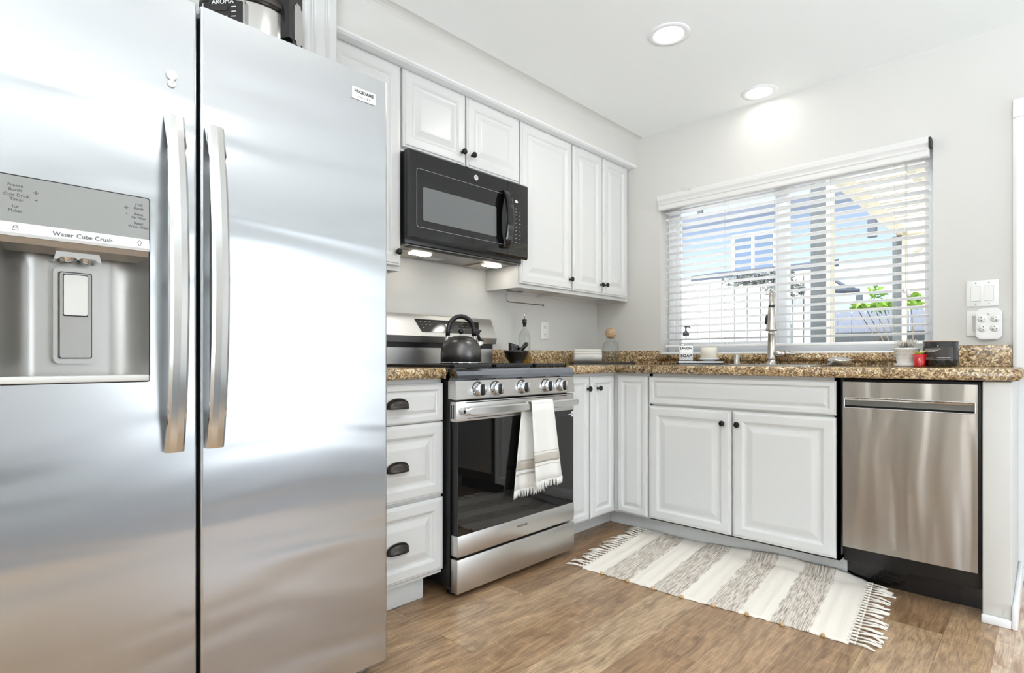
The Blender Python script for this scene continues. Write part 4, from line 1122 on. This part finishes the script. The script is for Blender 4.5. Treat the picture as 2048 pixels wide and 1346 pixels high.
b = MB(); b.lathe([(0, .0), (.040, 0), (.046, .010), (.052, .022), (.053, .026), (.048, .032), (.030, .039), (0, .042)], (SX, SY, CT + .001), 36); b.build('dome', 'steel_handle', sdw)
q_ = Vector((SX, SY, CT + .011)) + fd * .044 - fs * .012; face_box(MB(), q_, fd, Vector((-fd.y, fd.x, 0)), .042, .011, .008, .002).build('slot', 'slot_dark', sdw)

# ================================================================== COUNTER ORNAMENTS
# corner tray
tr = Vector((.297, -.281, CT))
b = MB(); b.prism([(x * math.cos(.76) - y * math.sin(.76) + tr.x, x * math.sin(.76) + y * math.cos(.76) + tr.y) for x, y in rrect(-.205, .205, -.08, .08, .02)], 'z', CT + .0005, CT + .012)
tray1 = tag(b.build('tray', 'tray_black'), 'long black tray in the counter corner under the rolled towel', 'tray')
tray1.data.polygons[0].use_smooth = False
b = MB()
def spiral(u, v):
    pass
RC = tr + rt_ * -.092 + fw_ * .012 + Vector((0, 0, .0125)); ra = rt_
# rolled towel: oval roll, ends showing the coil
t = bmesh.new(); rings = []; n = 28; L_ = .178
for i, s_ in enumerate([0, .02, .1, .3, .5, .7, .9, .98, 1]):
    k = .86 if s_ in (0, 1) else (.97 if s_ in (.02, .98) else 1)
    c = RC + ra * (L_ * (s_ - .5)) + Vector((0, 0, .043))
    rings.append([t.verts.new(c + (fw_ * (.046 + .002 * math.sin(9 * s_ + 3 * a_)) * math.cos(a_) + Vector((0, 0, 1)) * .041 * max(-.98, math.sin(a_))) * k) for a_ in [2 * PI * j / n for j in range(n)]])
for A, B in zip(rings, rings[1:]):
    for j in range(n): t.faces.new((A[j], A[(j + 1) % n], B[(j + 1) % n], B[j]))
t.faces.new(rings[0]); t.faces.new(rings[-1][::-1]); b._merge(t, True)
rt2 = thing('rolled_towel', (RC.x, RC.y, RC.z), 'rolled white hand towel lying on the black tray in the corner', 'towel')
b.build('roll', 'towel_white', rt2)
b = MB()
for dz, o2 in ((.052, -.0455), (.062, -.041)): b.tube([RC + ra * (L_ * (s_ - .5) * .97) + fw_ * o2 + Vector((0, 0, dz + .002)) for s_ in (0, .25, .5, .75, 1)], .0022, 6)
for k in range(30): 
    p = RC + ra * (L_ * (k / 29 - .5) * .95) + fw_ * -.038 + Vector((0, 0, .068)); b.tube([p, p + fw_ * .004 + Vector((0, 0, .005))], .0016, 5)
b.build('woven_band', 'towel_band', rt2)
JX, JY = .305, -.135
JX, JY = (tr + rt_ * .060 + fw_ * .022).xy
jr = thing('glass_jar', (JX, JY, CT + .012), 'clear glass jar with round wooden ball stopper on the corner tray', 'jar')
b = MB(); b.lathe([(0, .001), (.050, .001), (.053, .006), (.053, .105), (.048, .122), (.036, .134), (.029, .140), (.029, .152), (.032, .155), (.030, .158), (.027, .152), (.027, .139), (.034, .132), (.046, .119), (.0505, .104), (.0505, .009), (0, .006)], (JX, JY, CT + .0125), 36); b.build('glass', 'bottle_glass', jr)
MB().lathe([(0, -.035), (.012, -.033), (.024, -.026), (.0325, -.013), (.035, 0), (.0325, .013), (.024, .026), (.012, .033), (0, .035)], (JX, JY, CT + .012 + .188), 28).build('stopper', 'wood_ball', jr)
# soap tray by the window
TC = Vector((.945, -.245, CT))
def oriented(prof, c, ang): return [(x * math.cos(ang) - y * math.sin(ang) + c.x, x * math.sin(ang) + y * math.cos(ang) + c.y) for x, y in prof]
AG = .50
ty = thing('tray', (TC.x, TC.y, CT), 'short black tray with silver top in front of window holding soap and candle', 'tray')
MB().prism(oriented(rrect(-.128, .128, -.05, .05, .02), TC, AG), 'z', CT + .0005, CT + .012).build('base', 'tray_black', ty)
MB().prism(oriented(rrect(-.130, .130, -.052, .052, .02), TC, AG), 'z', CT + .012, CT + .020).build('top', 'tray_silver', ty)
ZT = CT + .0202
rA = Vector((math.cos(AG), math.sin(AG), 0)); nA = Vector((math.sin(AG), -math.cos(AG), 0))
SP = TC - rA * .075
sb = thing('soap_bottle', (SP.x, SP.y, ZT), 'clear pump bottle with white SAVON SOAP label on the silver tray', 'soap dispenser')
b = MB(); b.prism(oriented(rrect(-.038, .038, -.024, .024, .014), SP, AG), 'z', ZT, ZT + .118, True)
b.lathe([(.030, 0), (.022, .016), (.013, .024), (.012, .034), (0, .034)], SP + Vector((0, 0, ZT - CT + .117)), 24); 
b.build('bottle', 'bottle_glass', sb)
b = MB(); b.prism(oriented(rrect(-.0385, .0385, -.0245, .0245, .014), SP, AG), 'z', ZT + .004, ZT + .088, True); lb = b.build('wrapper', 'plastic_white', sb)
q_ = SP + nA * .0249
text('lettering', 'SAVON', .0195, (q_.x, q_.y, ZT + .073), rA, (0, 0, 1), 'ink_black', lb, bold=.0006); text('lettering', 'SOAP', .0235, (q_.x, q_.y, ZT + .030), rA, (0, 0, 1), 'ink_black', lb, bold=.0007)
b = MB(); random.seed(5)
for r_ in range(2):
    for k in range(9):
        p = q_ + rA * (-.024 + k * .006) + Vector((0, 0, ZT + .056 - r_ * .009)); b.tube([p, p + rA * random.uniform(-.002, .003) + Vector((0, 0, random.uniform(.003, .006)))], .0007, 5)
b.build('small_print', 'ink_grey', lb)
P_ = SP + Vector((0, 0, ZT - CT))
MB().lathe([(0, .0), (.018, 0), (.018, .012), (.008, .024), (.005, .028), (.0045, .046), (.009, .048), (.009, .053), (0, .054)], P_ + Vector((0, 0, .148)), 20).build('pump', 'pump_grey', sb)
MB().tube([P_ + Vector((0, 0, .199)), P_ + rA * .018 + Vector((0, 0, .198)), P_ + rA * .026 + Vector((0, 0, .190))], [.005, .004, .003], 8).build('nozzle', 'pump_grey', sb)
MB().tube([P_ + Vector((0, 0, .01)), P_ + Vector((0, 0, .148))], .003, 8).build('dip_tube', 'plastic_outlet', sb)
CP = TC + rA * .050
sau = tag(MB().lathe([(0, .001), (.032, .001), (.036, .005), (.056, .012), (.058, .014), (.055, .015), (.034, .009), (0, .008)], (CP.x, CP.y, ZT), 36).build('saucer', 'ceramic_white'), 'white saucer under the ivory pillar candle on the silver tray', 'saucer')
cn = thing('pillar_candle', (CP.x, CP.y, ZT + .009), 'thick ivory pillar candle on a white saucer beside the soap bottle', 'candle')
MB().lathe([(0, 0), (.046, 0), (.046, .065), (.044, .069), (.041, .068), (.03, .064), (0, .062)], (CP.x, CP.y, ZT + .0088), 36).build('wax', 'wax_ivory', cn)
MB().tube([(CP.x, CP.y, ZT + .07), (CP.x + .001, CP.y, ZT + .083)], .001, 6).build('wick', 'ink_black', cn)
# potted plant
PX, PY = 1.934, -.290
pp = thing('potted_plant', (PX, PY, CT), 'white ribbed pot of spiky pale foliage standing beside a red cup', 'plant')
po = MB(); po.lathe([(0, .004), (.034, .004), (.036, .010), (.047, .074), (.049, .076), (.049, .082), (.045, .082), (.043, .072), (.034, .02), (0, .018)], (PX, PY, CT + .001), 32)
pot = po.build('pot', 'ceramic_white', pp)
MB().lathe([(0, 0), (.042, 0), (.050, .012), (.048, .013), (.040, .004), (0, .004)], (PX, PY, CT + .0008), 32).build('saucer', 'ceramic_white', pp)
b = MB()
for r_ in range(3):
    for k in range(26):
        a = 2 * PI * (k + .5 * r_) / 26; z = .036 + r_ * .014; R = .0402 + r_ * .0029
        p = Vector((PX + R * math.cos(a), PY + R * math.sin(a), CT + z)); b.tube([p, p + Vector((-.0015 * math.sin(a), .0015 * math.cos(a), .007))], .0011, 5)
b.build('pot_pattern', 'panel_grey', pot)
random.seed(8); b = MB()
for k in range(70):
    a = random.uniform(0, 2 * PI); R = random.uniform(.03, .062); hgt = random.uniform(.012, .034)
    p0 = Vector((PX, PY, CT + .078)) + Vector((math.cos(a), math.sin(a), 0)) * random.uniform(0, .025)
    p2 = Vector((PX + R * math.cos(a), PY + R * math.sin(a), CT + .078 + hgt * (.5 + .2 * random.random())))
    p1 = (p0 + p2) / 2 + Vector((0, 0, hgt))
    b.tube([p0, p1, p2], [.0015, .0014, .0006], 5)
b.build('foliage', 'twig_white', pp)
b = MB()
for k in range(14):
    a = random.uniform(0, 2 * PI); b.tube([(PX + .01 * math.cos(a), PY + .01 * math.sin(a), CT + .07), (PX + .018 * math.cos(a), PY + .018 * math.sin(a), CT + .105)], .0012, 5)
b.build('stem', 'stem_brown', pp)
MB().lathe([(0, 0), (.042, 0), (0, .003)], (PX, PY, CT + .070), 24).build('soil', 'stem_brown', pp)
# red cup with succulent
QX, QY = 1.990, -.352
rc_ = thing('red_cup', (QX, QY, CT), 'small red glass cup holding a yellow-green sprig next to the black candle', 'cup')
MB().lathe([(0, .001), (.019, .001), (.020, .004), (.0265, .054), (.0245, .054), (.018, .008), (0, .007)], (QX, QY, CT + .0005), 28).build('cup', 'red_glass', rc_)
q_ = Vector((QX, QY, CT)) + rt_ * .0215
MB().tube([q_ + Vector((0, 0, .046)) + rt_ * .002, q_ + rt_ * .007 + Vector((0, 0, .038)), q_ + rt_ * .003 + Vector((0, 0, .028)), q_ + rt_ * -.0005 + Vector((0, 0, .010))], .0022, 8).build('handle', 'chrome', rc_)
random.seed(4); b = MB()
for k in range(22):
    a = random.uniform(0, 2 * PI); R = random.uniform(.01, .034); p0 = Vector((QX, QY, CT + .045)); p2 = p0 + Vector((R * math.cos(a), R * math.sin(a), random.uniform(.012, .028)))
    b.tube([p0, (p0 + p2) / 2 + Vector((0, 0, .006)), p2], [.002, .003, .0007], 6, flat=(1.4, .6))
b.build('sprig', 'leaf_yellowgreen', rc_)
# black jar candle
EX, EY = 2.058, -.315
jc = thing('jar_candle', (EX, EY, CT), 'large black glass jar candle with dark printed wrapper at counter right', 'candle')
MB().lathe([(0, .001), (.058, .001), (.061, .005), (.0615, .108), (.059, .110), (.057, .106), (.057, .085), (0, .085)], (EX, EY, CT + .0005), 48).build('jar', 'black_glass', jc)
MB().lathe([(.0575, .0), (.062, 0), (.0625, .004), (.0585, .005)], (EX, EY, CT + .107), 48).build('rim', 'wood_rim', jc)
MB().lathe([(0, 0), (.0565, 0), (0, .001)], (EX, EY, CT + .0862), 30).build('wax', 'wax_ivory', jc)
cdv = Vector((cam.location.x - EX, cam.location.y - EY, 0)); ca = math.atan2(cdv.y, cdv.x)
def curved_patch(a0, a1, z0_, z1_, R, n=20):
    b = MB(); b.grid(lambda u, v: Vector((EX + R * math.cos(a0 + (a1 - a0) * u), EY + R * math.sin(a0 + (a1 - a0) * u), CT + z0_ + (z1_ - z0_) * v)), n, 1); return b
lbl = curved_patch(ca - 1.25, ca + .72, .030, .085, .0622).build('wrapper', 'candle_label', jc)
for a0, a1, z0_, z1_ in ((-1.05, .0, .0745, .0775), (-1.05, -.12, .0685, .0705), (-1.05, -.3, .0635, .0655), (-1.05, -.45, .0365, .0385), (-.2, .55, .0375, .0400), (-1.2, .7, .0305, .0310)):
    curved_patch(ca + a0, ca + a1, z0_, z1_, .0625).build('small_print', 'ink_white', lbl)

# ================================================================== SWITCHES AND PLUGS (window wall)
sw = thing('light_switch', (2.174, 0, 1.261), 'white double rocker switch plate on the wall right of window', 'light switch')
def plateB(o, x, z, w_, h_, name='cover_plate'): return MB().box(x - w_ / 2, x + w_ / 2, -.006, -.0005, z - h_ / 2, z + h_ / 2, .002).build(name, 'plastic_white', o)
plateB(sw, 2.174, 1.261, .114, .118)
for x in (2.151, 2.197):
    MB().box(x - .0172, x + .0172, -.0064, -.0055, 1.261 - .0338, 1.261 + .0338).build('rocker_seal', 'panel_grey', sw)
    b = MB(); b.prism([(-.0060, 1.228), (-.0098, 1.228), (-.0082, 1.261), (-.0076, 1.294), (-.0060, 1.294)], 'x', x - .0165, x + .0165); b.build('rocker', 'plastic_outlet', sw)
b = MB()
for x in (2.151, 2.197):
    for dz in (-.048, .048): b.lathe([(0, 0), (.003, 0), (.003, .0008), (0, .001)], (x, -.006, 1.261 + dz), 10, dirv=(0, -1, 0))
b.build('screw', 'panel_grey', sw)
so_ = thing('wall_outlet', (2.16, 0, 1.126), 'white outlet plate half covered by the square plug adapter', 'outlet')
plateB(so_, 2.156, 1.126, .076, .116)
MB().box(2.156 - .0178, 2.156 + .0178, -.0075, -.0055, 1.126 - .0345, 1.126 + .0345).build('socket', 'panel_grey', so_)
ad = thing('plug_adapter', (2.2, 0, 1.12), 'rounded square white plug adapter with several sockets covering an outlet', 'plug adapter')
b = MB(); axc, azc = 2.198, 1.121
b.prism(rrect(axc - .045, axc + .045, azc - .070, azc + .070, .024), 'y', -.034, -.008); b.prism(rrect(axc - .041, axc + .041, azc - .066, azc + .066, .022), 'y', -.037, -.034)
adb = b.build('case', 'plastic_white', ad)
for dx, dz, rr in ((-.022, .022, -.5), (.022, .022, .5), (-.022, -.020, .5), (.020, -.020, -.9)):
    f_ = MB().lathe([(0, 0), (.0165, 0), (.0165, .0012), (0, .0012)], (axc + dx, -.037, azc + dz), 24, dirv=(0, -1, 0)).build('socket', 'plastic_outlet', ad)
    b = MB()
    for px, pz in ((-.006, .004), (.006, .004), (0, -.007)):
        qx = axc + dx + px * math.cos(rr) - pz * math.sin(rr); qz = azc + dz + px * math.sin(rr) + pz * math.cos(rr); b.lathe([(0, 0), (.0022, 0), (0, .0008)], (qx, -.0382, qz), 10, dirv=(0, -1, 0))
    b.build('slot', 'slot_dark', f_)
MB().lathe([(0, 0), (.0055, 0), (.005, .002), (0, .0025)], (axc + .001, -.037, azc + .046), 16, dirv=(0, -1, 0)).build('button', 'plastic_outlet', ad)

# ================================================================== WINDOW BLIND
bl = thing('window_blind', (1.28, .02, 1.0), 'white horizontal slat blind lowered over the kitchen window, slats open', 'blind')
b = MB(); v0, v1 = 1.924, 2.013
b.prism([(-.001, v0), (-.030, v0), (-.033, v0 + .006), (-.033, v0 + .028), (-.038, v0 + .034), (-.038, v0 + .042), (-.041, v0 + .050), (-.048, v0 + .062), (-.050, v1 - .008), (-.050, v1), (-.001, v1)], 'x', .564, 1.982)
b.build('valance', 'valance_white', bl)
MB().box(1.9825, 1.992, -.05, -.001, v1 - .050, v1 - .004).build('valance_clip', 'slot_dark', bl)
MB().box(.60, 1.965, .012, .06, 1.93, 1.985, .003).build('headrail', 'blind_white', bl)
b = MB(); zt = 1.905; pitch = .0430; n = 20; tilt = math.radians(9)
for k in range(n):
    z = zt - k * pitch; yc = .036; hw = .0253
    pr_ = []
    for j in range(7):
        s_ = -1 + 2 * j / 6; pr_.append((yc + s_ * hw * math.cos(tilt), z - s_ * hw * math.sin(tilt) + .0022 * (1 - s_ * s_) + .0014))
    for j in range(6, -1, -1):
        s_ = -1 + 2 * j / 6; pr_.append((yc + s_ * hw * math.cos(tilt), z - s_ * hw * math.sin(tilt) + .0022 * (1 - s_ * s_) - .0014))
    b.prism(pr_, 'x', .592, 1.972)
b.build('slats', 'blind_white', bl)
MB().box(.592, 1.972, .010, .062, 1.035, 1.052, .004).build('bottom_rail', 'blind_white', bl)
b = MB()
for x in (.70, .985, 1.27, 1.555, 1.84):
    for y in (.009, .063): b.tube([(x, y, 1.93), (x, y, 1.045)], .0008, 5)
b.build('ladder_cord', 'cord_white', bl)
b = MB()
for dx in (0, .006): b.tube([(1.885 + dx, .004, 1.93), (1.885 + dx, .003, 1.6), (1.886 + dx * 1.5, .002, 1.315)], .001, 5)
pc2 = b.build('pull_cord', 'cord_white', bl)
b = MB()
for x, z in ((1.882, 1.285), (1.898, 1.268)): b.lathe([(0, 0), (.008, .001), (.010, .012), (.006, .028), (.002, .034), (0, .034)], (x, .001, z), 14)
b.build('tassel', 'ceramic_white', pc2)
b = MB(); b.tube([(.62, .006, 1.93), (.62, .004, 1.25)], .0025, 8); b.build('tilt_wand', 'cord_white', bl)

# ================================================================== CEILING LIGHTS
def downlight(x, y, label, power):
    o = thing('ceiling_light', (x, y, CZ), label, 'ceiling light', 'recessed ceiling lights')
    MB().lathe([(.066, -.002), (.070, -.006), (.090, -.005), (.0935, -.0005)], (x, y, CZ), 48).build('trim_ring', 'trim_white', o)
    MB().lathe([(0, .012), (.068, .012), (.068, -.003), (.064, -.003)], (x, y, CZ - .001), 48).build('housing', 'trim_white', o) if False else None
    MB().lathe([(0, -.0045), (.05, -.0042), (.067, -.003), (.067, -.0005), (0, -.0005)], (x, y, CZ), 40).build('lens', 'lamp_lens', o)
    l = area('ceiling_light_glow', (x, y, CZ - .012), (x, y, 0), .12, .12, power, (1, .975, .94), 'DISK')
    return o
downlight(1.145, -.980, 'larger looking round recessed ceiling light above the kitchen floor', 4)
downlight(1.236, -.128, 'round recessed ceiling light close to the wall above the window', .3)
downlight(1.60, -2.35, 'round recessed ceiling light in the ceiling before the refrigerator', 4)
downlight(3.40, -2.35, 'round recessed ceiling light in the middle of the room ceiling', 4)
downlight(3.40, -4.40, 'round recessed ceiling light behind the camera near the front window', 4)

# ================================================================== RUG
rug = thing('rug', (1.33, -.86, 0), 'cream woven runner rug with four grey stripes and white tassels by sink', 'rug')
c00, c10, c01, c11 = Vector((.846, -1.236, 0)), Vector((1.902, -1.160, 0)), Vector((.765, -.520, 0)), Vector((1.832, -.524, 0))
def rug_pt(s_, t_):
    p = c00 * (1 - s_) * (1 - t_) + c10 * s_ * (1 - t_) + c01 * (1 - s_) * t_ + c11 * s_ * t_
    p.y += .010 * math.sin(s_ * 9 + .6) * (1 - t_) * .5 + .006 * math.sin(s_ * 21) * t_
    lift = max(0, (t_ - .90) / .10) * (max(0, min(1, (s_ - .30) / .3)) - max(0, (s_ - .9) / .1)) * .030
    p.z = .0075 + .0022 * math.sin(s_ * 40 + t_ * 6) * t_ * .5 + lift + .0012 * math.sin(s_ * 130)
    return p
bm = bmesh.new(); nu, nv = 140, 48
V = [[bm.verts.new(rug_pt(i / nu, j / nv)) for j in range(nv + 1)] for i in range(nu + 1)]
uvl = bm.loops.layers.uv.new('UVMap')
for i in range(nu):
    for j in range(nv):
        f = bm.faces.new((V[i][j], V[i + 1][j], V[i + 1][j + 1], V[i][j + 1])); f.smooth = True
        for l, (a, c) in zip(f.loops, ((i, j), (i + 1, j), (i + 1, j + 1), (i, j + 1))): l[uvl].uv = (a / nu, c / nv)
bnd = [e_ for e_ in bm.edges if e_.is_boundary]
ex = bmesh.ops.extrude_edge_only(bm, edges=bnd)
for v in ex['geom']:
    if isinstance(v, bmesh.types.BMVert): v.co.z -= .006
me = bpy.data.meshes.new('weave'); bm.to_mesh(me); bm.free(); me.transform(Matrix.Translation(-Vector(rug.location)))
wv = bpy.data.objects.new('weave', me); C.objects.link(wv); wv.parent = rug; me.materials.append(MATS['rug_weave']); ORG['weave'] = ORG['rug']
random.seed(11)
for side in (0, 1):
    b = MB(); n = 23
    for k in range(n):
        t_ = (k + .5) / n; p = rug_pt(side, t_); d = (rug_pt(1, t_) - rug_pt(0, t_)).normalized() * (1 if side else -1)
        ln = random.uniform(.055, .085); nrm = Vector((-d.y, d.x, 0)); sw_ = random.uniform(-.45, .45)
        m_ = p + d * .018; b.tube([p - d * .006 + Vector((0, 0, .001)), m_, ], [.0045, .004], 6)
        b.lathe([(0, -.005), (.005, -.003), (.006, 0), (.005, .003), (0, .005)], m_, 8, dirv=tuple(d))
        for j in range(4):
            w2 = sw_ + random.uniform(-.22, .22)
            e1 = m_ + d * ln * .5 + nrm * ln * .5 * w2 * .7; e2 = m_ + d * ln + nrm * ln * w2
            e1.z = .005 + random.random() * .006; e2.z = .003 + random.random() * .003
            b.tube([m_, e1, e2], [.0032, .003, .0018], 5)
    b.build('tassel_fringe', 'fringe_cotton', rug)
for s_ in (.10, .222, .335, .455, .575, .69, .805, .93):
    p = rug_pt(s_, 0); b = MB()
    b.lathe([(0, -.008), (.006, -.006), (.008, 0), (.006, .006), (0, .008)], p + Vector((0, -.008, .001)), 10, dirv=(1, .2, 0)); b.build('bead', 'bead_tan', rug)

# ================================================================== OUTSIDE THE WINDOW
GZ0 = -.15
struct('ground', MB().box(-14, 12, .3, 16, GZ0 - .1, GZ0), 'concrete')
# white board fence
fe = thing('white_fence', (-1.5, 3.2, GZ0), 'tall white board fence standing outside to the left of the window', 'fence')
b = MB(); x = -5.2; random.seed(2)
while x < .72:
    b.box(x, x + .138, 3.2, 3.222, GZ0, 1.90 + random.uniform(-.006, .006)); x += .150
b.build('boards', 'fence_white', fe)
MB().box(-5.2, .70, 3.2225, 3.232, GZ0, 1.86).build('gap_shade', 'post_grey', fe)  # dark sheet standing in for the shade between the boards
for z in (.2, 1.0, 1.7): MB().box(-5.2, .72, 3.2325, 3.262, z, z + .09).build('rail', 'fence_white', fe)
for x in (-4.1, -1.75, .66): MB().box(x, x + .09, 3.155, 3.199, GZ0, 1.94).build('post', 'fence_white', fe)
MB().box(-1.175, -1.155, 3.178, 3.1985, GZ0, 1.80).build('gap_strip', 'post_grey', fe)
# blue-grey fence on the right
fb = thing('blue_fence', (2.2, 4.0, GZ0), 'blue-grey wooden fence with scalloped board tops outside on the right', 'fence')
b = MB(); x = .50
while x < 4.2:
    w_ = .128
    pr_ = [(x, GZ0), (x + w_, GZ0), (x + w_, 1.47)] + [(x + w_ / 2 + w_ / 2 * math.cos(a), 1.47 + .045 * math.sin(a)) for a in [PI * k / 8 for k in range(1, 8)]] + [(x, 1.47)]
    b.prism(pr_, 'y', 4.0, 4.02); x += .136
b.build('boards', 'fence_blue', fb)
for z in (.3, 1.16): MB().box(.50, 4.2, 3.95, 3.9995, z, z + .10).build('rail', 'post_grey', fb)
# dark posts of the patio roof
for x, y, w_, h_, lab in ((1.005, 1.62, .115, 2.75, 'thick dark grey patio post just outside the window middle'), (1.325, 3.01, .075, 2.118, 'dark grey patio post outside near the right window edge')):
    pt = thing('patio_post', (x, y, GZ0), lab, 'post', 'posts of the patio roof')
    MB().box(x, x + w_, y, y + w_, GZ0, h_, .003).build('post', 'post_grey', pt)
    MB().box(x + w_ + .0005, x + w_ + .03, y - .004, y + w_, GZ0, h_, .002).build('side_board', 'cream_wood', pt)
# lattice patio roof
pg = thing('pergola', (2.5, 2.0, 2.13), 'cream lattice patio roof seen through the upper right of window', 'pergola')
b = MB(); b.box(1.33, 3.9, 3.10, 3.17, 2.12, 2.24, .003); b.build('beam', 'cream_wood', pg)
for k in range(7):
    x = 1.35 + k * .40; MB().box(x, x + .045, .25, 3.0995, 2.13, 2.24, .003).build('rafter', 'cream_wood', pg)
b = MB(); y = .35
while y < 3.3: b.box(1.28, 4.0, y, y + .045, 2.2405, 2.275); y += .125
b.build('lattice', 'cream_wood', pg)
b = MB(); b.tube([(1.60, 3.13, 2.13), (1.55, 3.14, 2.02), (1.45, 3.14, 1.93)], .018, 6); b.build('bracket', 'cream_wood', pg)
ll = thing('lantern', (1.15, 3.06, 2.15), 'small dark lantern hanging from the patio roof outside', 'lantern')
MB().prism(rrect(1.115, 1.19, 3.03, 3.10, .01), 'z', 2.15, 2.36).build('case', 'dark_roof', ll); MB().tube([(1.15, 3.06, 2.36), (1.17, 3.07, 2.42), (1.31, 3.12, 2.30)], .012, 6).build('bracket', 'dark_roof', ll)
# neighbouring house
nh = thing('neighbour_house', (-1, 6.2, GZ0), 'pale blue neighbouring house with grey roof beyond the fence', 'house')
MB().box(-9, 4.4, 6.0, 9.5, GZ0, 3.32).build('wall', 'neighbour_blue', nh)
MB().box(-9.4, 4.8, 5.42, 5.46, 3.28, 3.46).build('fascia', 'fascia_blue', nh)
MB().box(-9.4, 4.8, 5.46, 6.0, 3.28, 3.30).build('eave_soffit', 'soffit_lilac', nh)
MB().prism([(5.38, 3.46), (9.5, 4.75), (9.5, 4.85), (5.38, 3.54)], 'x', -9.4, 4.8).build('roof', 'roof_grey', nh)
for x in (-1.75, .1): MB().box(x, x + .08, 5.40, 5.4195, 3.30, 3.40).build('rafter_end', 'post_grey', nh)
w1 = MB().box(-1.42, -.70, 5.96, 5.999, 2.22, 3.02, .003).build('window', 'vinyl_white', nh)
for x0, x1 in ((-1.36, -1.10), (-1.04, -.76)): MB().box(x0, x1, 5.95, 5.9595, 2.30, 2.96).build('pane', 'window_blue', w1)
# low dark roof behind the fence, gazebo, cream wing of the house
sh_ = thing('shed', (-.4, 4.6, GZ0), 'low dark grey roofed lean-to behind the white fence outside', 'shed')
MB().prism([(4.55, 2.11), (4.55, 2.19), (5.4, 2.34), (5.4, 2.24)], 'x', -1.45, .3).build('roof', 'dark_roof', sh_)
MB().box(-1.3, .2, 4.9, 5.3, GZ0, 2.14).build('wall', 'fence_white', sh_)
gz = thing('carport', (1.1, 5, GZ0), 'dark sloping canopy frame beyond the blue-grey fence', 'canopy')
b = MB(); b.tube([(.25, 4.40, 2.10), (.609, 4.40, 1.846), (.76, 4.40, 1.775)], .022, 6); b.tube([(.2, 4.40, 1.86), (.39, 4.40, 1.81), (.76, 4.40, 1.775)], .034, 6); b.build('beam', 'dark_roof', gz)
MB().box(.73, .79, 4.37, 4.43, GZ0, 1.76).build('post', 'dark_roof', gz)
struct('wall_wing', MB().box(1.10, 6, 5.1, 5.38, GZ0, 3.0), 'stucco_cream')
# plants
def leafy(b, c, R, n, size, flatz=1.0):
    for k in range(n):
        d = Vector((random.gauss(0, 1), random.gauss(0, 1), random.gauss(0, 1))).normalized() * random.random() ** .4
        p = Vector(c) + Vector((d.x * R[0], d.y * R[1], d.z * R[2])); u = Vector((random.gauss(0, 1), random.gauss(0, 1), random.gauss(0, .6))).normalized(); v = u.cross(Vector((random.gauss(0, 1), random.gauss(0, 1), 1))).normalized(); s_ = size * random.uniform(.6, 1.3)
        b.quad([p - u * s_, p + v * s_ * .35 + Vector((0, 0, s_ * .15)), p + u * s_, p - v * s_ * .35 + Vector((0, 0, s_ * .15))])
random.seed(21)
sb_ = thing('garden_shrub', (1.2, 3.65, GZ0), 'bright green shrub growing in front of the blue-grey fence outside', 'shrub')
b = MB(); leafy(b, (1.14, 3.65, 1.52), (.36, .12, .05), 170, .06); leafy(b, (1.07, 3.65, 1.64), (.10, .08, .09), 36, .055); leafy(b, (1.36, 3.65, 1.58), (.14, .1, .06), 46, .055); b.build('foliage', 'leaf_green', sb_)
b = MB()
for k in range(7):
    x = .9 + k * .08; b.tube([(1.45, 3.66, GZ0), (x * .3 + 1.0, 3.66, .8), (x, 3.65, 1.50)], [.014, .010, .004], 6)
b.build('stem', 'stem_brown', sb_)
sb2 = thing('garden_shrub', (.1, 3.0, GZ0), 'grey-green shrub in front of the white fence behind the faucet', 'shrub')
b = MB(); leafy(b, (.08, 3.0, 1.84), (.42, .08, .075), 330, .045); leafy(b, (.36, 3.0, 1.70), (.22, .08, .13), 200, .045); b.build('foliage', 'leaf_grey', sb2)
b = MB()
for k in range(3): b.tube([(.44, 3.02, GZ0), (.44 - k * .015, 3.02, 1.3), (.44 - k * .16, 3.0, 1.80)], [.012, .009, .004], 6)
b.build('stem', 'leaf_grey', sb2)
